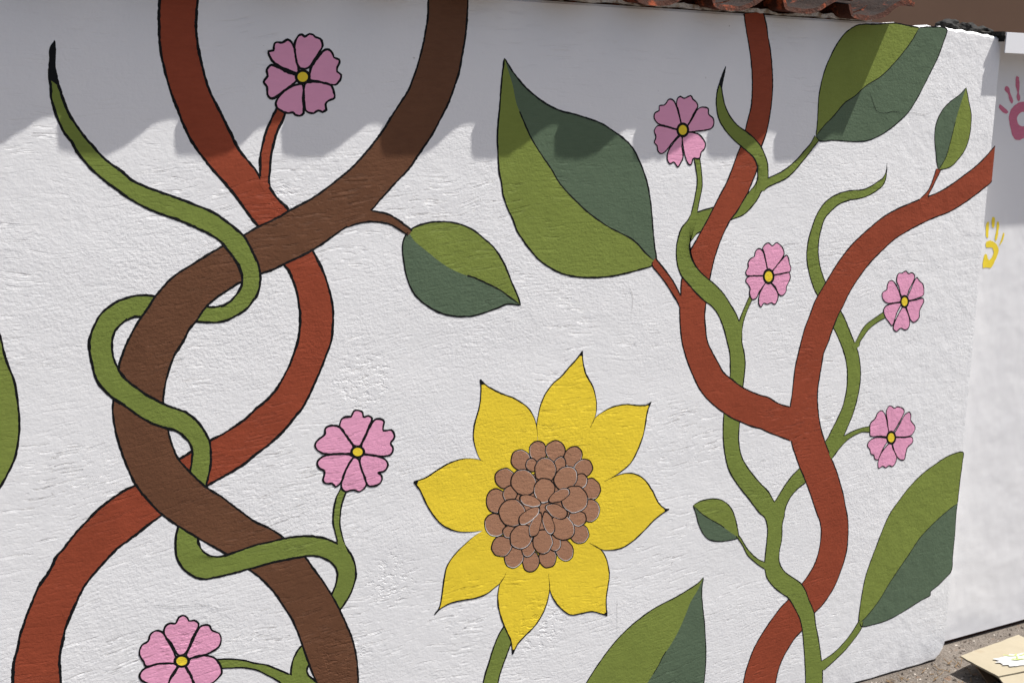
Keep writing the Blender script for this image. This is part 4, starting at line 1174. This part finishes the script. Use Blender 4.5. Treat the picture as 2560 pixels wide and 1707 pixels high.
for label, mat, polys in HANDS:
    h = Buf()
    for i, q in enumerate(polys):
        outer = catmull(sections(q[0])[0], 0.006, closed=True)
        outer = [(p[0] + 0.0022 * noise.noise((p[0] * 130, p[1] * 130, 1)), p[1] + 0.0022 * noise.noise((p[0] * 130, p[1] * 130, 8))) for p in outer]
        if len(q) > 1:
            inner_ = catmull(sections(q[1])[0], 0.006, closed=True)
            i0 = len(h.v)
            h.v += [(p[0], 0.0694, p[1]) for p in outer] + [(p[0], 0.0694, p[1]) for p in inner_]
            flat = outer + inner_
            for t in tessellate_polygon([[Vector((p[0], p[1], 0)) for p in outer], [Vector((p[0], p[1], 0)) for p in inner_]]):
                a, c, d = [flat[j] for j in t]
                cr = (c[0] - a[0]) * (d[1] - a[1]) - (d[0] - a[0]) * (c[1] - a[1])
                h.f.append(tuple(i0 + j for j in (t if cr > 0 else t[::-1])))
        else:
            h.poly(outer, 0, y=0.0694)
    h.build('handprint', mat, SIDE, label)

# ------------------------------------------------------------------ dark broken pieces lying on the bare end of the wall top
shards = [(2.985, 0.05, 1.978, 0.042, 0.030, 0.020, 'black broken clay piece lying leftmost on the bare wall top'),
          (3.055, 0.045, 1.974, 0.036, 0.026, 0.018, 'dark crumbling lump between two black pieces on the wall top'),
          (3.118, 0.05, 1.970, 0.040, 0.030, 0.015, 'flat black piece on the wall top against the white coping')]
for si, (x, y, z, a, c, d, lab) in enumerate(shards):
    bm = bmesh.new()
    bmesh.ops.create_icosphere(bm, subdivisions=3, radius=1.0)
    for v in bm.verts:
        p = v.co.normalized()
        kx = 1 + 0.35 * noise.noise(p * 1.6 + Vector((si * 5, 0, 0))) + 0.18 * noise.noise(p * 4 + Vector((si * 9, 3, 0)))
        v.co = Vector((p.x * a * kx, p.y * c * kx, max(-0.35, p.z) * d * kx))
    me = bpy.data.meshes.new('tile_shard')
    bm.to_mesh(me)
    bm.free()
    me.materials.append(MATS['dark_shard_and_shade'])
    o = bpy.data.objects.new('tile_shard', me)
    COL.objects.link(o)
    o.location = (x, y, z)
    o['label'] = lab
    o['category'] = 'rubble'
    o['group'] = 'broken pieces on the wall top'

# ------------------------------------------------------------------ folded cardboard on the ground
CARD = thing('cardboard_sheet', 'folded tan cardboard sheet splashed with white and green paint on the ground', 'cardboard', (3.25, -0.2, 0))


def slab(name, corners, th, mat, parent, label=None):
    """a bent-looking sheet: four top corners, subdivided, with thickness"""
    n_ = 10
    A, B, C_, D = [Vector(p) for p in corners]
    vs, fs = [], []
    for lay in (0, 1):
        for i in range(n_ + 1):
            for j in range(n_ + 1):
                u, v = i / n_, j / n_
                p = (A * (1 - u) + B * u) * (1 - v) + (D * (1 - u) + C_ * u) * v
                wob = 0.003 * noise.noise((p.x * 14, p.y * 14, 2.0))
                e = 0.0025 * noise.noise((p.x * 60, p.y * 60, 5.0)) if (i in (0, n_) or j in (0, n_)) else 0
                vs.append((p.x + e, p.y + e, p.z + wob - lay * th))
    q = (n_ + 1) ** 2

    def ix(l_, i, j):
        return l_ * q + i * (n_ + 1) + j
    for i in range(n_):
        for j in range(n_):
            fs.append((ix(0, i, j), ix(0, i, j + 1), ix(0, i + 1, j + 1), ix(0, i + 1, j)))
            fs.append((ix(1, i, j), ix(1, i + 1, j), ix(1, i + 1, j + 1), ix(1, i, j + 1)))
    for i in range(n_):
        for (a, c) in (((i, 0), (i + 1, 0)), ((i + 1, n_), (i, n_)), ((0, i + 1), (0, i)), ((n_, i), (n_, i + 1))):
            fs.append((ix(0, *a), ix(0, *c), ix(1, *c), ix(1, *a)))
    return mesh_obj(name, vs, fs, mat, parent, label=label)


A, B, C_, D = (3.116, -0.098, 0.062), (3.478, -0.030, 0.030), (3.46, -0.255, 0.034), (3.114, -0.245, 0.056)
top = slab('top_panel', (A, B, C_, D), 0.004, 'cardboard', CARD)
slab('lower_panel', ((3.124, -0.102, 0.055), (3.47, -0.04, 0.023), (3.455, -0.25, 0.027), (3.121, -0.243, 0.049)), 0.004, 'cardboard', CARD)
slab('front_flap', ((3.1145, -0.2475, 0.052), (3.46, -0.2575, 0.030), (3.44, -0.47, 0.008), (3.03, -0.46, 0.008)), 0.004, 'cardboard', CARD)
slab('folded_under_flap', ((3.16, -0.10, 0.046), (3.40, -0.06, 0.02), (3.30, -0.19, 0.004), (3.14, -0.19, 0.004)), 0.003, 'card_core', CARD)


def splash(name, cx, cy, r, mat, seed, z, squash=0.6, squirt=0.35):
    vs = [(cx, cy, z(cx, cy))]
    m_ = 200
    for i in range(m_):
        t = 2 * PI * i / m_
        q = r * (1 + squirt * noise.noise((math.cos(t) * 1.5 + seed, math.sin(t) * 1.5, 0)) + 0.16 * noise.noise((math.cos(t) * 5, math.sin(t) * 5 + seed, 0)) + 0.05 * noise.noise((math.cos(t) * 16, math.sin(t) * 16 + seed, 0)))
        x, y = cx + q * math.cos(t), cy + q * math.sin(t) * squash
        vs.append((x, y, z(x, y)))
    fs = [(0, 1 + i, 1 + (i + 1) % m_) for i in range(m_)]
    return mesh_obj(name, vs, fs, mat, CARD)


def ztop(x, y):
    u = (x - 3.115) / 0.36
    v = min(1, max(0, (y + 0.064 - 0.03 * u + 0.03) / -0.19))
    return 0.062 - 0.032 * u - 0.005 * v + 0.0045 + 0.003 * noise.noise((x * 14, y * 14, 2.0))


def zflap(x, y):
    v = min(1, max(0, (y + 0.25) / -0.21))
    u = min(1, max(0, (x - 3.11) / 0.35))
    return (0.052 - 0.022 * u) * (1 - v) + 0.008 * v + 0.0045 + 0.003 * noise.noise((x * 14, y * 14, 2.0))


splash('paint_splash', 3.305, -0.188, 0.135, 'spilled_white', 3.0, ztop, 0.30)
splash('paint_splash', 3.265, -0.345, 0.085, 'spilled_white', 8.0, zflap, 0.8)
rs = random.Random(12)
for i in range(6):
    x, y = 3.26 + rs.uniform(-0.01, 0.08), -0.168 + rs.uniform(-0.04, 0.035)
    ang = rs.uniform(-0.9, 0.4)
    vs, fs = [], []
    ln = rs.uniform(0.025, 0.06)
    for q in range(7):
        t = q / 6
        px, py = x + math.cos(ang + t * 0.5) * ln * t, y + math.sin(ang + t * 0.5) * ln * t
        hw = 0.0028 * (1 - abs(t - 0.4))
        nx, ny = -math.sin(ang), math.cos(ang)
        for s_ in (1, -1):
            vs.append((px + nx * hw * s_, py + ny * hw * s_, ztop(px, py) + 0.0012 + i * 0.0002))
    for q in range(6):
        fs.append((2 * q + 1, 2 * q + 3, 2 * q + 2, 2 * q))
    mesh_obj('paint_streak', vs, fs, 'spilled_green', CARD)

# ------------------------------------------------------------------ loose grit and straw at the wall foot
bf = Buf()
rs = random.Random(21)
for i in range(2600):
    x = rs.uniform(2.2, 4.4)
    y = -abs(rs.gauss(0, 0.32)) + 0.06
    if y > -0.012 and x < 3.2:
        continue
    s_ = rs.choice((0.0018, 0.0025, 0.003, 0.004, 0.006)) * rs.uniform(0.6, 1.2)
    i0 = len(bf.v)
    bf.v += [(x + s_ * rs.uniform(0.7, 1.3), y, s_ * 0.2), (x, y + s_ * rs.uniform(0.7, 1.3), s_ * 0.2), (x - s_ * rs.uniform(0.7, 1.3), y, s_ * 0.2), (x, y - s_ * rs.uniform(0.7, 1.3), s_ * 0.2), (x + s_ * 0.2, y, s_ * rs.uniform(0.7, 1.3)), (x, y, -s_ * 0.5)]
    for a, c in ((0, 1), (1, 2), (2, 3), (3, 0)):
        bf.f += [(i0 + a, i0 + c, i0 + 4), (i0 + c, i0 + a, i0 + 5)]
bf.build('grit', 'stone', None, kind='stuff')
bf = Buf()
for i in range(130):
    x = rs.uniform(2.4, 3.5)
    y = -abs(rs.gauss(0, 0.09)) - 0.02
    an, ln = rs.uniform(0, PI), rs.uniform(0.008, 0.032)
    w_ = rs.uniform(0.0008, 0.0018)
    z0, z1 = rs.uniform(0.002, 0.006), rs.uniform(0.002, 0.012)
    dx, dy = math.cos(an) * ln / 2, math.sin(an) * ln / 2
    nx, ny = -math.sin(an) * w_, math.cos(an) * w_
    i0 = len(bf.v)
    bf.v += [(x - dx + nx, y - dy + ny, z0), (x - dx - nx, y - dy - ny, z0), (x + dx - nx, y + dy - ny, z1), (x + dx + nx, y + dy + ny, z1), (x - dx, y - dy, z0 + w_), (x + dx, y + dy, z1 + w_)]
    bf.f += [(i0, i0 + 4, i0 + 5, i0 + 3), (i0 + 4, i0 + 1, i0 + 2, i0 + 5), (i0, i0 + 3, i0 + 2, i0 + 1)]
bf.build('straw', 'straw', None, kind='stuff')
